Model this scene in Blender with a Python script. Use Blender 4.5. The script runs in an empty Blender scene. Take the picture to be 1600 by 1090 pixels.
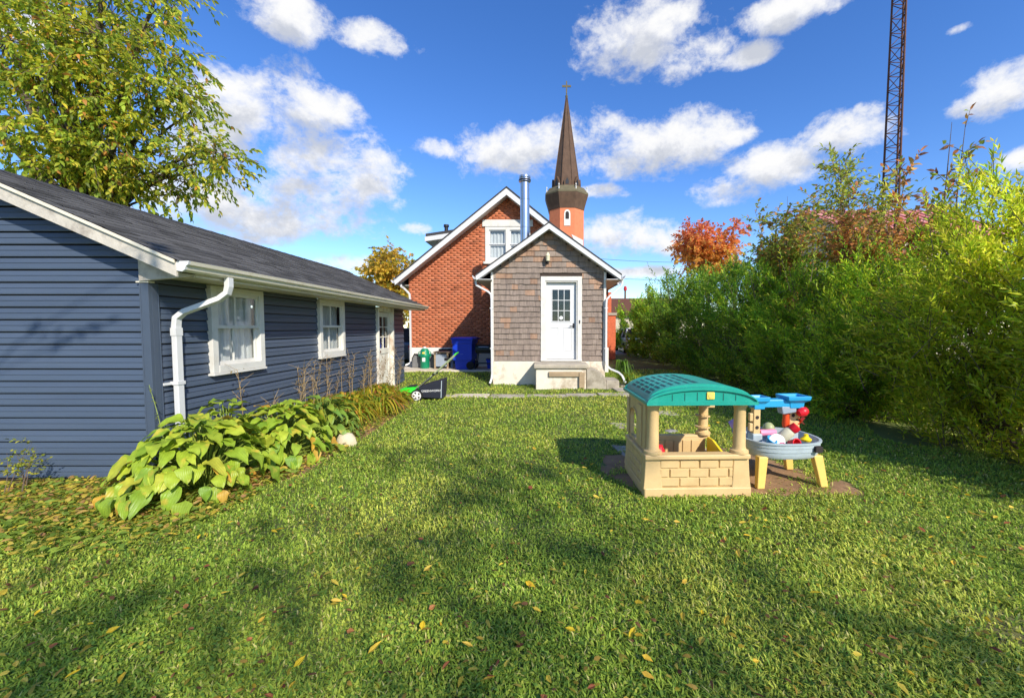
import bpy, math, random
import numpy as np
from mathutils import Vector, Matrix
R = math.radians
random.seed(7)
rng = np.random.default_rng(11)
SC = bpy.context.scene
COL = SC.collection

# ------------------------------------------------------------------ camera
CAMH = 1.5
F, CX, CY, PITCH = 650.0, 846.0, 545.0, math.atan(33 / 650)
cam = bpy.data.cameras.new('camera'); camo = bpy.data.objects.new('camera', cam); COL.objects.link(camo)
camo.location = (0, 0, CAMH); camo.rotation_euler = (R(90) - PITCH, 0, 0)
cam.sensor_width = 36; cam.sensor_fit = 'HORIZONTAL'; cam.lens = 36 * F / 1600
cam.shift_x = -(CX - 800) / 1600; cam.clip_start = .05; cam.clip_end = 3000
SC.camera = camo
def ray(px, py):
    a, b = px - CX, CY - py
    return Vector((a, F * math.cos(PITCH) + b * math.sin(PITCH), -F * math.sin(PITCH) + b * math.cos(PITCH)))
def P(px, py, Y):                                    # photo measurement -> point at depth Y
    d = ray(px, py); return Vector((0, 0, CAMH)) + d * (Y / d.y)

# ------------------------------------------------------------------ light, sky, exposure
SUN_AZ, SUN_EL = R(33.5), R(34.5)                        # right of straight behind the camera
TOSUN = Vector((math.cos(SUN_EL) * math.sin(SUN_AZ), -math.cos(SUN_EL) * math.cos(SUN_AZ), math.sin(SUN_EL)))
sl = bpy.data.lights.new('sun', 'SUN'); sl.energy = 2.75; sl.angle = R(.9); sl.color = (1, .93, .82)
so = bpy.data.objects.new('sun', sl); COL.objects.link(so)
so.rotation_euler = (-TOSUN).to_track_quat('-Z', 'Y').to_euler(); so.location = (8, -10, 14)
SC.cycles.max_bounces = 7; SC.cycles.diffuse_bounces = 3; SC.cycles.glossy_bounces = 3; SC.cycles.transparent_max_bounces = 8; SC.cycles.transmission_bounces = 3; SC.cycles.use_denoising = True
SC.view_settings.view_transform = 'Standard'; SC.view_settings.look = 'None'
SC.view_settings.gamma = 1; SC.view_settings.exposure = 1.12; SC.view_settings.use_curve_mapping = False

world = bpy.data.worlds.new('World'); SC.world = world; world.use_nodes = True
SKY_STRENGTH, CLOUD_STRENGTH = .104, .46
CLOUDS = [  # photo px: centre x, y, half width, half height
 (425, 185, 118, 78), (350, 220, 110, 70), (510, 165, 54, 36), (470, 310, 130, 62), (578, 285, 64, 50), (370, 325, 140, 60), (440, 250, 90, 40), (270, 330, 110, 55),
 (455, 20, 66, 42), (585, 62, 58, 28), (680, 232, 34, 15), (800, 240, 82, 42), (900, 225, 80, 48), (1000, 235, 80, 46), (1080, 215, 78, 42), (1150, 215, 36, 14),
 (1010, 62, 100, 56), (1085, 85, 56, 36), (1170, 85, 40, 17), (1245, 8, 90, 32), (1310, 212, 84, 34), (1225, 255, 84, 40), (1130, 305, 62, 24),
 (985, 366, 82, 32), (1040, 372, 50, 26), (1575, 128, 80, 40), (1505, 165, 30, 17), (545, 412, 56, 16), (648, 358, 24, 10), (1590, 250, 34, 18), (940, 300, 40, 12),
 (100, 60, 80, 40), (1500, 45, 26, 8), (1000, 425, 90, 9)]
def build_world():
    nt = world.node_tree; nt.nodes.clear(); N = nt.nodes; L = nt.links
    g = bpy.data.node_groups.new('cloud_field', 'ShaderNodeTree')
    g.interface.new_socket('Vector', in_out='INPUT', socket_type='NodeSocketVector')
    g.interface.new_socket('Density', in_out='OUTPUT', socket_type='NodeSocketFloat')
    gn, gl = g.nodes, g.links
    gi = gn.new('NodeGroupInput'); go = gn.new('NodeGroupOutput')
    def mth(op, a, b=None, c=None, clamp=False):
        m = gn.new('ShaderNodeMath'); m.operation = op; m.use_clamp = clamp
        for i, v in enumerate((a, b, c)):
            if v is None: continue
            if isinstance(v, (int, float)): m.inputs[i].default_value = v
            else: gl.new(v, m.inputs[i])
        return m.outputs[0]
    def dot(vec):
        m = gn.new('ShaderNodeVectorMath'); m.operation = 'DOT_PRODUCT'; gl.new(gi.outputs[0], m.inputs[0]); m.inputs[1].default_value = vec
        return m.outputs['Value']
    field = None
    for (px, py, hw, hh) in CLOUDS:
        c = ray(px, py).normalized(); r = Vector((c.y, -c.x, 0)).normalized(); u = r.cross(c)
        x1 = ray(px + hw * 1.22, py).normalized(); y1 = ray(px, py - hh * 1.25).normalized()
        sa = abs(x1.dot(r)); sb = abs(y1.dot(u))
        da = dot(r / sa); db = dot(u / sb)
        f = mth('MULTIPLY_ADD', mth('MULTIPLY_ADD', da, da, mth('MULTIPLY', db, db)), -.8, .85)
        f = mth('MAXIMUM', f, -1.0)
        field = f if field is None else mth('SMOOTH_MAX', field, f, .25)
    def noise(scale, det, rough, dist):
        n = gn.new('ShaderNodeTexNoise'); n.inputs['Scale'].default_value = scale; n.inputs['Detail'].default_value = det
        n.inputs['Roughness'].default_value = rough; n.inputs['Distortion'].default_value = dist
        mp = gn.new('ShaderNodeMapping'); mp.inputs['Scale'].default_value = (1, 1, 1.35)
        gl.new(gi.outputs[0], mp.inputs[0]); gl.new(mp.outputs[0], n.inputs['Vector'])
        return n.outputs['Fac']
    n1 = noise(8.5, 9, .64, .15); n3 = noise(30, 6, .7, .4); n2 = noise(2.2, 6, .55, .2)
    # broken cumulus goes on round the unseen sky, thickened there for more fill light
    fwd = dot((0, .96, .28)); back = mth('SUBTRACT', 1.0, mth('MULTIPLY', mth('SUBTRACT', fwd, .35), 4.0, clamp=True))
    up = dot((0, 0, 1))
    gen = mth('MULTIPLY', mth('SUBTRACT', n2, .53), 5.0)
    gen = mth('SUBTRACT', mth('MULTIPLY', gen, 1.0), mth('MULTIPLY', mth('SUBTRACT', 1.0, back), 3.0))
    gen = mth('MAXIMUM', gen, -1.0)
    tot = mth('MAXIMUM', field, gen)
    den = mth('ADD', mth('ADD', tot, mth('MULTIPLY', mth('SUBTRACT', n1, .53), 3.6)), mth('MULTIPLY', mth('SUBTRACT', n3, .5), .9))
    gl.new(den, go.inputs[0])
    tc = N.new('ShaderNodeTexCoord')
    def grp(off):
        v = tc.outputs['Generated']
        if off:
            a = N.new('ShaderNodeVectorMath'); a.operation = 'ADD'; L.new(v, a.inputs[0]); a.inputs[1].default_value = off; v = a.outputs[0]
        q = N.new('ShaderNodeGroup'); q.node_tree = g; L.new(v, q.inputs[0]); return q.outputs[0]
    d0 = grp(None); d1 = grp((.022, -.02, .045))
    def ramp(src, pts):
        r = N.new('ShaderNodeValToRGB'); L.new(src, r.inputs[0])
        while len(r.color_ramp.elements) > 1: r.color_ramp.elements.remove(r.color_ramp.elements[-1])
        r.color_ramp.elements[0].position, r.color_ramp.elements[0].color = pts[0][0], (*pts[0][1], 1)
        for p, c in pts[1:]:
            e = r.color_ramp.elements.new(p); e.color = (*c, 1)
        return r.outputs[0]
    alpha = ramp(d0, [(.0, (0, 0, 0)), (.2, (.18,) * 3), (.5, (.66,) * 3), (.8, (.94,) * 3), (1, (1,) * 3)])
    shade = ramp(d1, [(0, (1, 1, 1)), (.3, (.92, .93, .965)), (.6, (.74, .765, .83)), (.95, (.60, .635, .72))])
    sky = N.new('ShaderNodeTexSky'); sky.sky_type = 'NISHITA'; sky.sun_disc = False
    sky.sun_elevation = SUN_EL; sky.sun_rotation = R(180) - SUN_AZ
    sky.altitude = 300; sky.air_density = 1.0; sky.dust_density = .0; sky.ozone_density = 3.5
    hs = N.new('ShaderNodeHueSaturation'); hs.inputs['Hue'].default_value = .512; hs.inputs['Saturation'].default_value = 1.24; hs.inputs['Value'].default_value = 1.0
    L.new(sky.outputs[0], hs.inputs['Color'])
    b1 = N.new('ShaderNodeBackground'); b1.inputs[1].default_value = SKY_STRENGTH; L.new(hs.outputs[0], b1.inputs[0])
    b2 = N.new('ShaderNodeBackground'); b2.inputs[1].default_value = CLOUD_STRENGTH; L.new(shade, b2.inputs[0])
    mx = N.new('ShaderNodeMixShader'); L.new(alpha, mx.inputs[0]); L.new(b1.outputs[0], mx.inputs[1]); L.new(b2.outputs[0], mx.inputs[2])
    out = N.new('ShaderNodeOutputWorld'); L.new(mx.outputs[0], out.inputs[0])
build_world()
world.cycles.sampling_method = 'MANUAL'; world.cycles.sample_map_resolution = 256

# ------------------------------------------------------------------ helpers
def sstep(a, b, x):
    t = np.clip((np.asarray(x, float) - a) / (b - a), 0, 1); return t * t * (3 - 2 * t)
def gz(x, y):                                        # height of the ground
    x = np.asarray(x, float); y = np.asarray(y, float)
    z = .17 * sstep(10.6, 12.5, y) * sstep(.5, 1.6, -x)
    z = z + .012 * np.sin(x * 1.7 + .6 * y) * np.cos(y * 1.3 - .5 * x) + .006 * np.sin(4.1 * x + 2) * np.sin(3.7 * y)
    return z - .02
_perm = rng.random((64, 64))
def vnoise(x, y, s=1.0):
    x = np.asarray(x, float) * s + 100; y = np.asarray(y, float) * s + 100
    xi, yi = np.floor(x).astype(int), np.floor(y).astype(int); fx, fy = x - xi, y - yi
    fx = fx * fx * (3 - 2 * fx); fy = fy * fy * (3 - 2 * fy)
    g = lambda i, j: _perm[i % 64, j % 64]
    return (g(xi, yi) * (1 - fx) + g(xi + 1, yi) * fx) * (1 - fy) + (g(xi, yi + 1) * (1 - fx) + g(xi + 1, yi + 1) * fx) * fy
def fbm(x, y, s=1.0): return .55 * vnoise(x, y, s) + .3 * vnoise(x + 7, y + 3, 2.1 * s) + .15 * vnoise(x + 1, y + 9, 4.3 * s)

def lin(r, g, b):
    f = lambda c: (c / 255 / 12.92) if c / 255 <= .04045 else ((c / 255 + .055) / 1.055) ** 2.4
    return (f(r), f(g), f(b))
MATS = {}
def mat(name, col, rough=.6, var=.18, scale=6, bump=0, bscale=60, metal=0, spec=.4, objrand=0, attr=False, trans=0, stretch=(1, 1, 1), dirt=None, dscale=3, damt=.5, coat=0):
    m = bpy.data.materials.new(name); m.use_nodes = True; nt = m.node_tree; N, L = nt.nodes, nt.links
    N.clear(); out = N.new('ShaderNodeOutputMaterial'); p = N.new('ShaderNodeBsdfPrincipled')
    p.inputs['Roughness'].default_value = rough; p.inputs['Metallic'].default_value = metal
    p.inputs['Specular IOR Level'].default_value = spec; p.inputs['Coat Weight'].default_value = coat
    tc = N.new('ShaderNodeTexCoord'); mp = N.new('ShaderNodeMapping'); mp.inputs['Scale'].default_value = stretch
    L.new(tc.outputs['Object'], mp.inputs[0])
    no = N.new('ShaderNodeTexNoise'); no.inputs['Scale'].default_value = scale; no.inputs['Detail'].default_value = 6; no.inputs['Roughness'].default_value = .65
    L.new(mp.outputs[0], no.inputs['Vector'])
    if attr:
        a = N.new('ShaderNodeAttribute'); a.attribute_name = 'Col'; src = a.outputs['Color']
    else:
        rgb = N.new('ShaderNodeRGB'); rgb.outputs[0].default_value = (*col, 1); src = rgb.outputs[0]
    hs = N.new('ShaderNodeHueSaturation'); L.new(src, hs.inputs['Color'])
    mr = N.new('ShaderNodeMapRange'); mr.inputs[1].default_value = .25; mr.inputs[2].default_value = .75; mr.inputs[3].default_value = 1 - var; mr.inputs[4].default_value = 1 + var
    L.new(no.outputs[0], mr.inputs[0]); v = mr.outputs[0]
    if objrand:
        oi = N.new('ShaderNodeObjectInfo'); m2 = N.new('ShaderNodeMapRange'); m2.inputs[3].default_value = 1 - objrand; m2.inputs[4].default_value = 1 + objrand
        L.new(oi.outputs['Random'], m2.inputs[0]); mm = N.new('ShaderNodeMath'); mm.operation = 'MULTIPLY'
        L.new(v, mm.inputs[0]); L.new(m2.outputs[0], mm.inputs[1]); v = mm.outputs[0]
    L.new(v, hs.inputs['Value']); c = hs.outputs[0]
    if dirt:
        n2 = N.new('ShaderNodeTexNoise'); n2.inputs['Scale'].default_value = dscale; n2.inputs['Detail'].default_value = 8; n2.inputs['Roughness'].default_value = .7
        L.new(mp.outputs[0], n2.inputs['Vector'])
        r = N.new('ShaderNodeValToRGB'); r.color_ramp.elements[0].position = .5; r.color_ramp.elements[1].position = .66; L.new(n2.outputs[0], r.inputs[0])
        k = N.new('ShaderNodeMath'); k.operation = 'MULTIPLY'; L.new(r.outputs[0], k.inputs[0]); k.inputs[1].default_value = damt
        mx = N.new('ShaderNodeMix'); mx.data_type = 'RGBA'; L.new(k.outputs[0], mx.inputs[0]); L.new(c, mx.inputs[6]); mx.inputs[7].default_value = (*dirt, 1); c = mx.outputs[2]
    L.new(c, p.inputs['Base Color'])
    if bump:
        nb = N.new('ShaderNodeTexNoise'); nb.inputs['Scale'].default_value = bscale; nb.inputs['Detail'].default_value = 5; L.new(mp.outputs[0], nb.inputs['Vector'])
        b = N.new('ShaderNodeBump'); b.inputs['Strength'].default_value = bump; b.inputs['Distance'].default_value = .01
        L.new(nb.outputs[0], b.inputs['Height']); L.new(b.outputs[0], p.inputs['Normal'])
    s = p.outputs[0]
    if trans:
        t = N.new('ShaderNodeBsdfTranslucent'); L.new(c, t.inputs[0]); mx = N.new('ShaderNodeMixShader'); mx.inputs[0].default_value = trans
        L.new(s, mx.inputs[1]); L.new(t.outputs[0], mx.inputs[2]); s = mx.outputs[0]
    L.new(s, out.inputs[0]); MATS[name] = m; return m
def glass_mat(name, tint=(.02, .025, .03), rough=.03):
    m = bpy.data.materials.new(name); m.use_nodes = True; nt = m.node_tree; N, L = nt.nodes, nt.links; N.clear()
    out = N.new('ShaderNodeOutputMaterial'); gl = N.new('ShaderNodeBsdfGlossy'); gl.inputs['Roughness'].default_value = rough
    tr = N.new('ShaderNodeBsdfTransparent'); tr.inputs[0].default_value = (.93, .95, .95, 1); fr = N.new('ShaderNodeLayerWeight'); fr.inputs[0].default_value = .5; fp = N.new('ShaderNodeMath'); fp.operation = 'POWER'; L.new(fr.outputs['Facing'], fp.inputs[0]); fp.inputs[1].default_value = 4.0
    ad = N.new('ShaderNodeMath'); ad.operation = 'ADD'; L.new(fp.outputs[0], ad.inputs[0]); ad.inputs[1].default_value = .04; ad.use_clamp = True
    mx = N.new('ShaderNodeMixShader'); L.new(ad.outputs[0], mx.inputs[0]); L.new(tr.outputs[0], mx.inputs[1]); L.new(gl.outputs[0], mx.inputs[2]); L.new(mx.outputs[0], out.inputs[0])
    MATS[name] = m; return m

def worigin(p):
    v = Vector((0, 0, 0))
    while p is not None: v += p.location; p = p.parent
    return v
def tag(o, label=None, cat=None, group=None, kind=None):
    for k, v in (('label', label), ('category', cat), ('group', group), ('kind', kind)):
        if v: o[k] = v
    return o
def thing(name, loc, label, cat, group=None, rz=0):
    o = bpy.data.objects.new(name, None); COL.objects.link(o); o.location = loc; o.rotation_euler = (0, 0, rz); o.empty_display_size = .1
    return tag(o, label, cat, group)
def link(name, me, m, parent=None):
    o = bpy.data.objects.new(name, me); COL.objects.link(o); o.parent = parent
    if m is not None and len(me.materials) == 0: me.materials.append(m if not isinstance(m, str) else MATS[m])
    return o
class MB:                                            # collects faces, builds one mesh object
    def __init__(s): s.v = []; s.f = []; s.c = None
    def add(s, vs, fs):
        n = len(s.v); s.v += [tuple(v) for v in vs]; s.f += [tuple(i + n for i in f) for f in fs]; return s
    def box(s, x0, x1, y0, y1, z0, z1):
        x0, x1 = min(x0, x1), max(x0, x1); y0, y1 = min(y0, y1), max(y0, y1); z0, z1 = min(z0, z1), max(z0, z1)
        return s.add([(x0, y0, z0), (x1, y0, z0), (x1, y1, z0), (x0, y1, z0), (x0, y0, z1), (x1, y0, z1), (x1, y1, z1), (x0, y1, z1)],
                     [(0, 3, 2, 1), (4, 5, 6, 7), (0, 1, 5, 4), (1, 2, 6, 5), (2, 3, 7, 6), (3, 0, 4, 7)])
    def prism(s, pts, axis, a, b):                   # 2D outline extruded along an axis from a to b
        n = len(pts)
        def mk(p, t): return {'x': (t, p[0], p[1]), 'y': (p[0], t, p[1]), 'z': (p[0], p[1], t)}[axis]
        s.add([mk(p, a) for p in pts] + [mk(p, b) for p in pts],
              [tuple(range(n - 1, -1, -1)), tuple(range(n, 2 * n))] + [(i, (i + 1) % n, n + (i + 1) % n, n + i) for i in range(n)]); return s
    def loft(s, rings, cap=True, close=True):
        n = len(rings[0]); vs = [p for r in rings for p in r]; fs = []
        for k in range(len(rings) - 1):
            for i in range(n if close else n - 1):
                j = (i + 1) % n; fs.append((k * n + i, k * n + j, (k + 1) * n + j, (k + 1) * n + i))
        if cap: fs += [tuple(range(n - 1, -1, -1)), tuple((len(rings) - 1) * n + i for i in range(n))]
        return s.add(vs, fs)
    def tube(s, path, rad, n=8, cap=True, sx=1.0):
        path = [Vector(p) for p in path]; rad = rad if isinstance(rad, (list, tuple)) else [rad] * len(path)
        rings = []; ref = None
        for i, p in enumerate(path):
            t = (path[min(i + 1, len(path) - 1)] - path[max(i - 1, 0)]).normalized()
            if ref is None: ref = Vector((1, 0, 0)) if abs(t.x) < .9 else Vector((0, 1, 0))
            a = (ref - t * ref.dot(t)).normalized(); b = t.cross(a); ref = a
            rings.append([p + (a * math.cos(2 * math.pi * k / n) * sx + b * math.sin(2 * math.pi * k / n)) * rad[i] for k in range(n)])
        return s.loft(rings, cap)
    def sweep(s, prof, path, side=(1, 0, 0)):        # rectangular etc. section swept along a path, first axis kept along side
        path = [Vector(p) for p in path]; rings = []
        for i, p in enumerate(path):
            t = (path[min(i + 1, len(path) - 1)] - path[max(i - 1, 0)]).normalized(); a = Vector(side); a = (a - t * a.dot(t)).normalized(); b = t.cross(a)
            rings.append([p + a * q[0] + b * q[1] for q in prof])
        return s.loft(rings)
    def lathe(s, prof, c=(0, 0, 0), n=20):
        rings = [[(c[0] + r * math.cos(2 * math.pi * k / n), c[1] + r * math.sin(2 * math.pi * k / n), c[2] + z) for k in range(n)] for r, z in prof]
        return s.loft(rings)
    def build(s, name, m, parent=None, smooth=False, bevel=0, local=False, kind=None, seg=2):
        me = bpy.data.meshes.new(name); o0 = (0, 0, 0) if local or parent is None else worigin(parent)
        me.from_pydata([(v[0] - o0[0], v[1] - o0[1], v[2] - o0[2]) for v in s.v], [], s.f); me.update()
        if smooth:
            me.polygons.foreach_set('use_smooth', [True] * len(me.polygons))
            try: me.set_sharp_from_angle(angle=R(40))
            except Exception: pass
        o = link(name, me, m, parent)
        if bevel:
            b = o.modifiers.new('bevel', 'BEVEL'); b.width = bevel; b.segments = seg; b.limit_method = 'ANGLE'; b.angle_limit = R(40)
        if kind: o['kind'] = kind
        return o
def npmesh(name, verts, faces, cols=None, m=None, parent=None, smooth=False):
    """verts (V,3), faces (F,k) all of one size, cols (V,3)"""
    me = bpy.data.meshes.new(name); V = len(verts); Fn, k = faces.shape
    me.vertices.add(V); me.vertices.foreach_set('co', np.ascontiguousarray(verts, np.float32).ravel())
    me.loops.add(Fn * k); me.loops.foreach_set('vertex_index', faces.astype(np.int32).ravel())
    me.polygons.add(Fn); me.polygons.foreach_set('loop_start', np.arange(0, Fn * k, k, dtype=np.int32))
    me.polygons.foreach_set('loop_total', np.full(Fn, k, np.int32))
    if smooth: me.polygons.foreach_set('use_smooth', np.ones(Fn, bool))
    if cols is not None:
        a = me.color_attributes.new('Col', 'FLOAT_COLOR', 'POINT')
        a.data.foreach_set('color', np.concatenate([cols, np.ones((V, 1))], 1).astype(np.float32).ravel())
    me.update(calc_edges=True); me.validate()
    return link(name, me, m, parent)
def nrm(v): return v / np.maximum(np.linalg.norm(v, axis=1, keepdims=True), 1e-9)
LANCE = (np.array([[0, 0, 0], [.42, .5, .10], [1, 0, -.06], [.42, -.5, .10]]), np.array([[0, 1, 2], [0, 2, 3]]))
OVATE = (np.array([[0, 0, 0], [.25, .45, .05], [.6, .4, .06], [1, 0, -.12], [.6, -.4, .06], [.25, -.45, .05]]), np.array([[0, 1, 5], [1, 2, 5], [2, 4, 5], [2, 3, 4]]))
_mp = [(0, .05), (.12, .42), (.30, .30), (.52, .58), (.55, .22), (1.0, 0), (.55, -.22), (.52, -.58), (.30, -.30), (.12, -.42), (0, -.05)]
MAPLE = (np.array([[.32, 0, .05]] + [[a, b, -.16 * a * a - .12 * b * b] for a, b in _mp]), np.array([[0, i, i + 1] for i in range(1, 11)]))
def leaf_arrays(pos, dirs, length, width, cols, tmpl=LANCE, up=None, jit=.6):
    n = len(pos); d = nrm(dirs); u = np.tile([0, 0, 1.0], (n, 1)) if up is None else up
    u = u + rng.normal(0, jit, (n, 3)); s = nrm(np.cross(d, u)); w = np.cross(s, d)
    T, Fc = tmpl; k = len(T)
    V = pos[:, None, :] + d[:, None, :] * (T[None, :, 0:1] * length[:, None, None]) + s[:, None, :] * (T[None, :, 1:2] * width[:, None, None]) + w[:, None, :] * (T[None, :, 2:3] * length[:, None, None])
    faces = (Fc[None] + (np.arange(n) * k)[:, None, None]).reshape(-1, 3)
    return V.reshape(-1, 3), faces, np.repeat(cols, k, 0)
def palette(n, cols, w=None, jit=.18):
    cols = np.array(cols); w = None if w is None else np.array(w) / sum(w)
    c = cols[rng.choice(len(cols), n, p=w)] * (1 + rng.normal(0, jit, (n, 1))); return np.clip(c, .003, .95)
def twigs_to_leaves(tp, td, L, n, ang=.9, start=.1, sag=.0):
    """leaf positions and directions along straight twigs"""
    m = len(tp); td = nrm(td); s = np.linspace(start, 1, n)[None, :] + rng.uniform(-.4 / n, .4 / n, (m, n))
    pos = tp[:, None, :] + td[:, None, :] * (s * L[:, None])[:, :, None]; pos[:, :, 2] -= sag * (s * L[:, None]) ** 2
    ref = nrm(np.cross(td, rng.normal(0, 1, (m, 3)))); ref2 = np.cross(td, ref)
    ph = (np.arange(n) * 2.4)[None, :] + rng.uniform(0, .9, (m, n))
    perp = ref[:, None, :] * np.cos(ph)[:, :, None] + ref2[:, None, :] * np.sin(ph)[:, :, None]
    a = ang * (1 - .55 * s)[:, :, None]
    dirs = td[:, None, :] * np.cos(a) + perp * np.sin(a)
    return pos.reshape(-1, 3), dirs.reshape(-1, 3)
def thin_tubes(name, paths, radii, m, parent, n=4):
    b = MB()
    for p, r in zip(paths, radii): b.tube(p, r, n=n)
    return b.build(name, m, parent, smooth=True)

# ------------------------------------------------------------------ materials
M = MATS
mat('lawn_soil', lin(96, 106, 52), .95, .4, 1.2, .6, 40, dirt=lin(92, 78, 52), dscale=.8, damt=.7)
mat('grass', (0, 0, 0), .6, .12, 2, attr=True, trans=.38, spec=.25)
mat('leaf', (0, 0, 0), .5, .15, 9, attr=True, trans=.55, spec=.35)
mat('bark', lin(92, 80, 66), .9, .35, 9, .7, 40, stretch=(1, 1, .3))
mat('twig', lin(104, 88, 74), .85, .25, 12)
mat('siding', lin(70, 82, 99), .42, .10, 5, .05, 200, spec=.45, objrand=.05, stretch=(.15, .15, 1), dirt=lin(80, 90, 106), dscale=4, damt=.35)
mat('corner_post', lin(71, 82, 98), .42, .08, 4, spec=.45)
mat('white_paint', lin(214, 211, 202), .5, .07, 3, .05, 80, dirt=lin(176, 166, 146), dscale=5, damt=.3)
mat('white_vinyl', lin(212, 212, 210), .38, .04, 3, dirt=lin(200, 196, 186), dscale=4, damt=.3)
mat('gutter_cream', lin(222, 214, 192), .4, .06, 3, dirt=lin(172, 158, 128), dscale=6, damt=.35)
mat('weathered_board', lin(196, 188, 174), .75, .18, 7, .25, 50, stretch=(1, 1, 1), dirt=lin(142, 132, 120), dscale=4, damt=.8)
mat('old_door', lin(226, 222, 208), .6, .08, 4, dirt=lin(160, 126, 92), dscale=3, damt=.75, stretch=(1, 1, .5))
mat('asphalt_shingle', (0, 0, 0), .9, .35, 40, .5, 220, attr=True, spec=.2)
mat('roof_dark', lin(62, 61, 62), .9, .25, 30, .4, 150)
mat('brick', (0, 0, 0), .85, .22, 18, .35, 160, attr=True, spec=.2)
mat('mortar', lin(178, 112, 80), .95, .2, 10, .3, 90)
mat('foundation', lin(226, 216, 196), .9, .12, 4, .35, 40, dirt=lin(158, 136, 104), dscale=1.5, damt=.9)
mat('house_foundation', lin(228, 224, 214), .85, .1, 4, .3, 40)
mat('concrete', lin(176, 166, 148), .9, .2, 6, .5, 50, dirt=lin(122, 112, 94), dscale=2.2, damt=.75)
mat('concrete_light', lin(212, 200, 178), .9, .14, 5, .4, 50, dirt=lin(150, 132, 104), dscale=2.5, damt=.8)
mat('old_wood', lin(164, 142, 112), .8, .3, 9, .4, 60, stretch=(.2, 1, 1))
mat('dirt', lin(152, 118, 84), .98, .28, 3, .9, 45, dirt=lin(112, 90, 62), dscale=4, damt=.7)
mat('steel', lin(190, 194, 200), .28, .08, 3, metal=1)
mat('dark_metal', lin(34, 35, 38), .45, .2, 6)
mat('chrome', lin(205, 205, 205), .3, .05, 3, metal=1)
mat('rust', lin(98, 62, 46), .8, .35, 14, .3, 90, dirt=lin(74, 46, 36), dscale=6, damt=.7)
mat('copper_brown', lin(92, 70, 54), .8, .3, 2.2, .3, 12, stretch=(1, 1, .6))
mat('copper_green', lin(100, 92, 68), .8, .25, 3, .2, 12)
mat('tan_plastic', lin(212, 180, 126), .5, .07, 5, .12, 70, spec=.35, dirt=lin(176, 146, 100), dscale=4, damt=.3)
mat('yellow_plastic', lin(236, 196, 104), .45, .06, 5, dirt=lin(200, 160, 80), dscale=5, damt=.3)
mat('teal_plastic', lin(22, 150, 130), .42, .10, 5, .06, 60, dirt=lin(70, 178, 160), dscale=4, damt=.3)
mat('teal_dark', lin(8, 66, 64), .5, .1, 6)
mat('grey_plastic', lin(172, 184, 188), .45, .08, 5, .05, 60, dirt=lin(140, 150, 152), dscale=4, damt=.3)
mat('smoke_plastic', lin(150, 160, 172), .3, .1, 5)
mat('sky_plastic', lin(44, 156, 206), .4, .08, 5, .04, 60)
mat('red_plastic', lin(214, 30, 44), .38, .08, 6)
mat('orange_plastic', lin(226, 76, 34), .4, .08, 6)
mat('pink_plastic', lin(238, 140, 168), .4, .08, 6)
mat('yellow_toy', lin(244, 214, 30), .4, .06, 6)
mat('cream_plastic', lin(214, 208, 176), .4, .06, 6)
mat('olive_plastic', lin(160, 168, 122), .45, .06, 6)
mat('blue_cart', lin(24, 64, 200), .42, .08, 4, .05, 60)
mat('blue_dark', lin(14, 36, 122), .5, .1, 4)
mat('rubber', lin(24, 24, 26), .8, .15, 8)
mat('green_jug', lin(16, 132, 94), .4, .1, 5)
mat('label_white', lin(232, 232, 228), .6, .04, 5)
mat('label_yellow', lin(236, 208, 90), .6, .04, 5)
mat('mower_green', lin(52, 204, 44), .35, .06, 5, coat=.3)
mat('bag_black', lin(30, 34, 46), .75, .2, 20, .3, 160)
mat('grey_stone', lin(150, 146, 140), .9, .2, 8, .5, 40)
mat('pale_stone', lin(206, 192, 160), .9, .2, 8, .5, 30)
mat('red_roof', lin(206, 124, 116), .6, .12, 3, stretch=(1, 1, 1), dirt=lin(222, 176, 166), dscale=1.5, damt=.7)
mat('wall_beige', lin(196, 184, 160), .85, .1, 3)
mat('car_white', lin(228, 228, 228), .3, .03, 3, coat=.6)
mat('car_grey', lin(96, 100, 108), .3, .05, 3, coat=.6)
mat('dark_interior', lin(52, 46, 44), .9, .3, 4)
mat('curtain', lin(206, 204, 200), .8, .25, 9, stretch=(6, 6, .6))
mat('cable', lin(40, 40, 44), .8, .1, 3)
mat('pole_wood', lin(112, 94, 80), .9, .2, 5)
mat('sign_red', lin(190, 50, 50), .6, .1, 5)
mat('gravel_grey', lin(166, 160, 152), .95, .2, 8, .4, 60)
mat('sky_pale', lin(120, 190, 224), .4, .06, 5); mat('hot_pink', lin(226, 50, 120), .4, .06, 5); mat('lilac', lin(170, 150, 214), .4, .06, 5)
glass_mat('glass')
def cedar_mat():
    m = mat('cedar', lin(142, 127, 115), .85, .28, 5, .5, 70, objrand=.10, stretch=(5, 5, .6), spec=.2, dirt=lin(104, 92, 86), dscale=2.2, damt=.65)
    return m
cedar_mat()
mat('cedar_warm', lin(158, 128, 106), .85, .28, 5, .5, 70, objrand=.15, stretch=(5, 5, .6), spec=.2, dirt=lin(112, 88, 76), dscale=2.2, damt=.6)
mat('cedar_backing', lin(70, 58, 50), .9, .2, 5)

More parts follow.
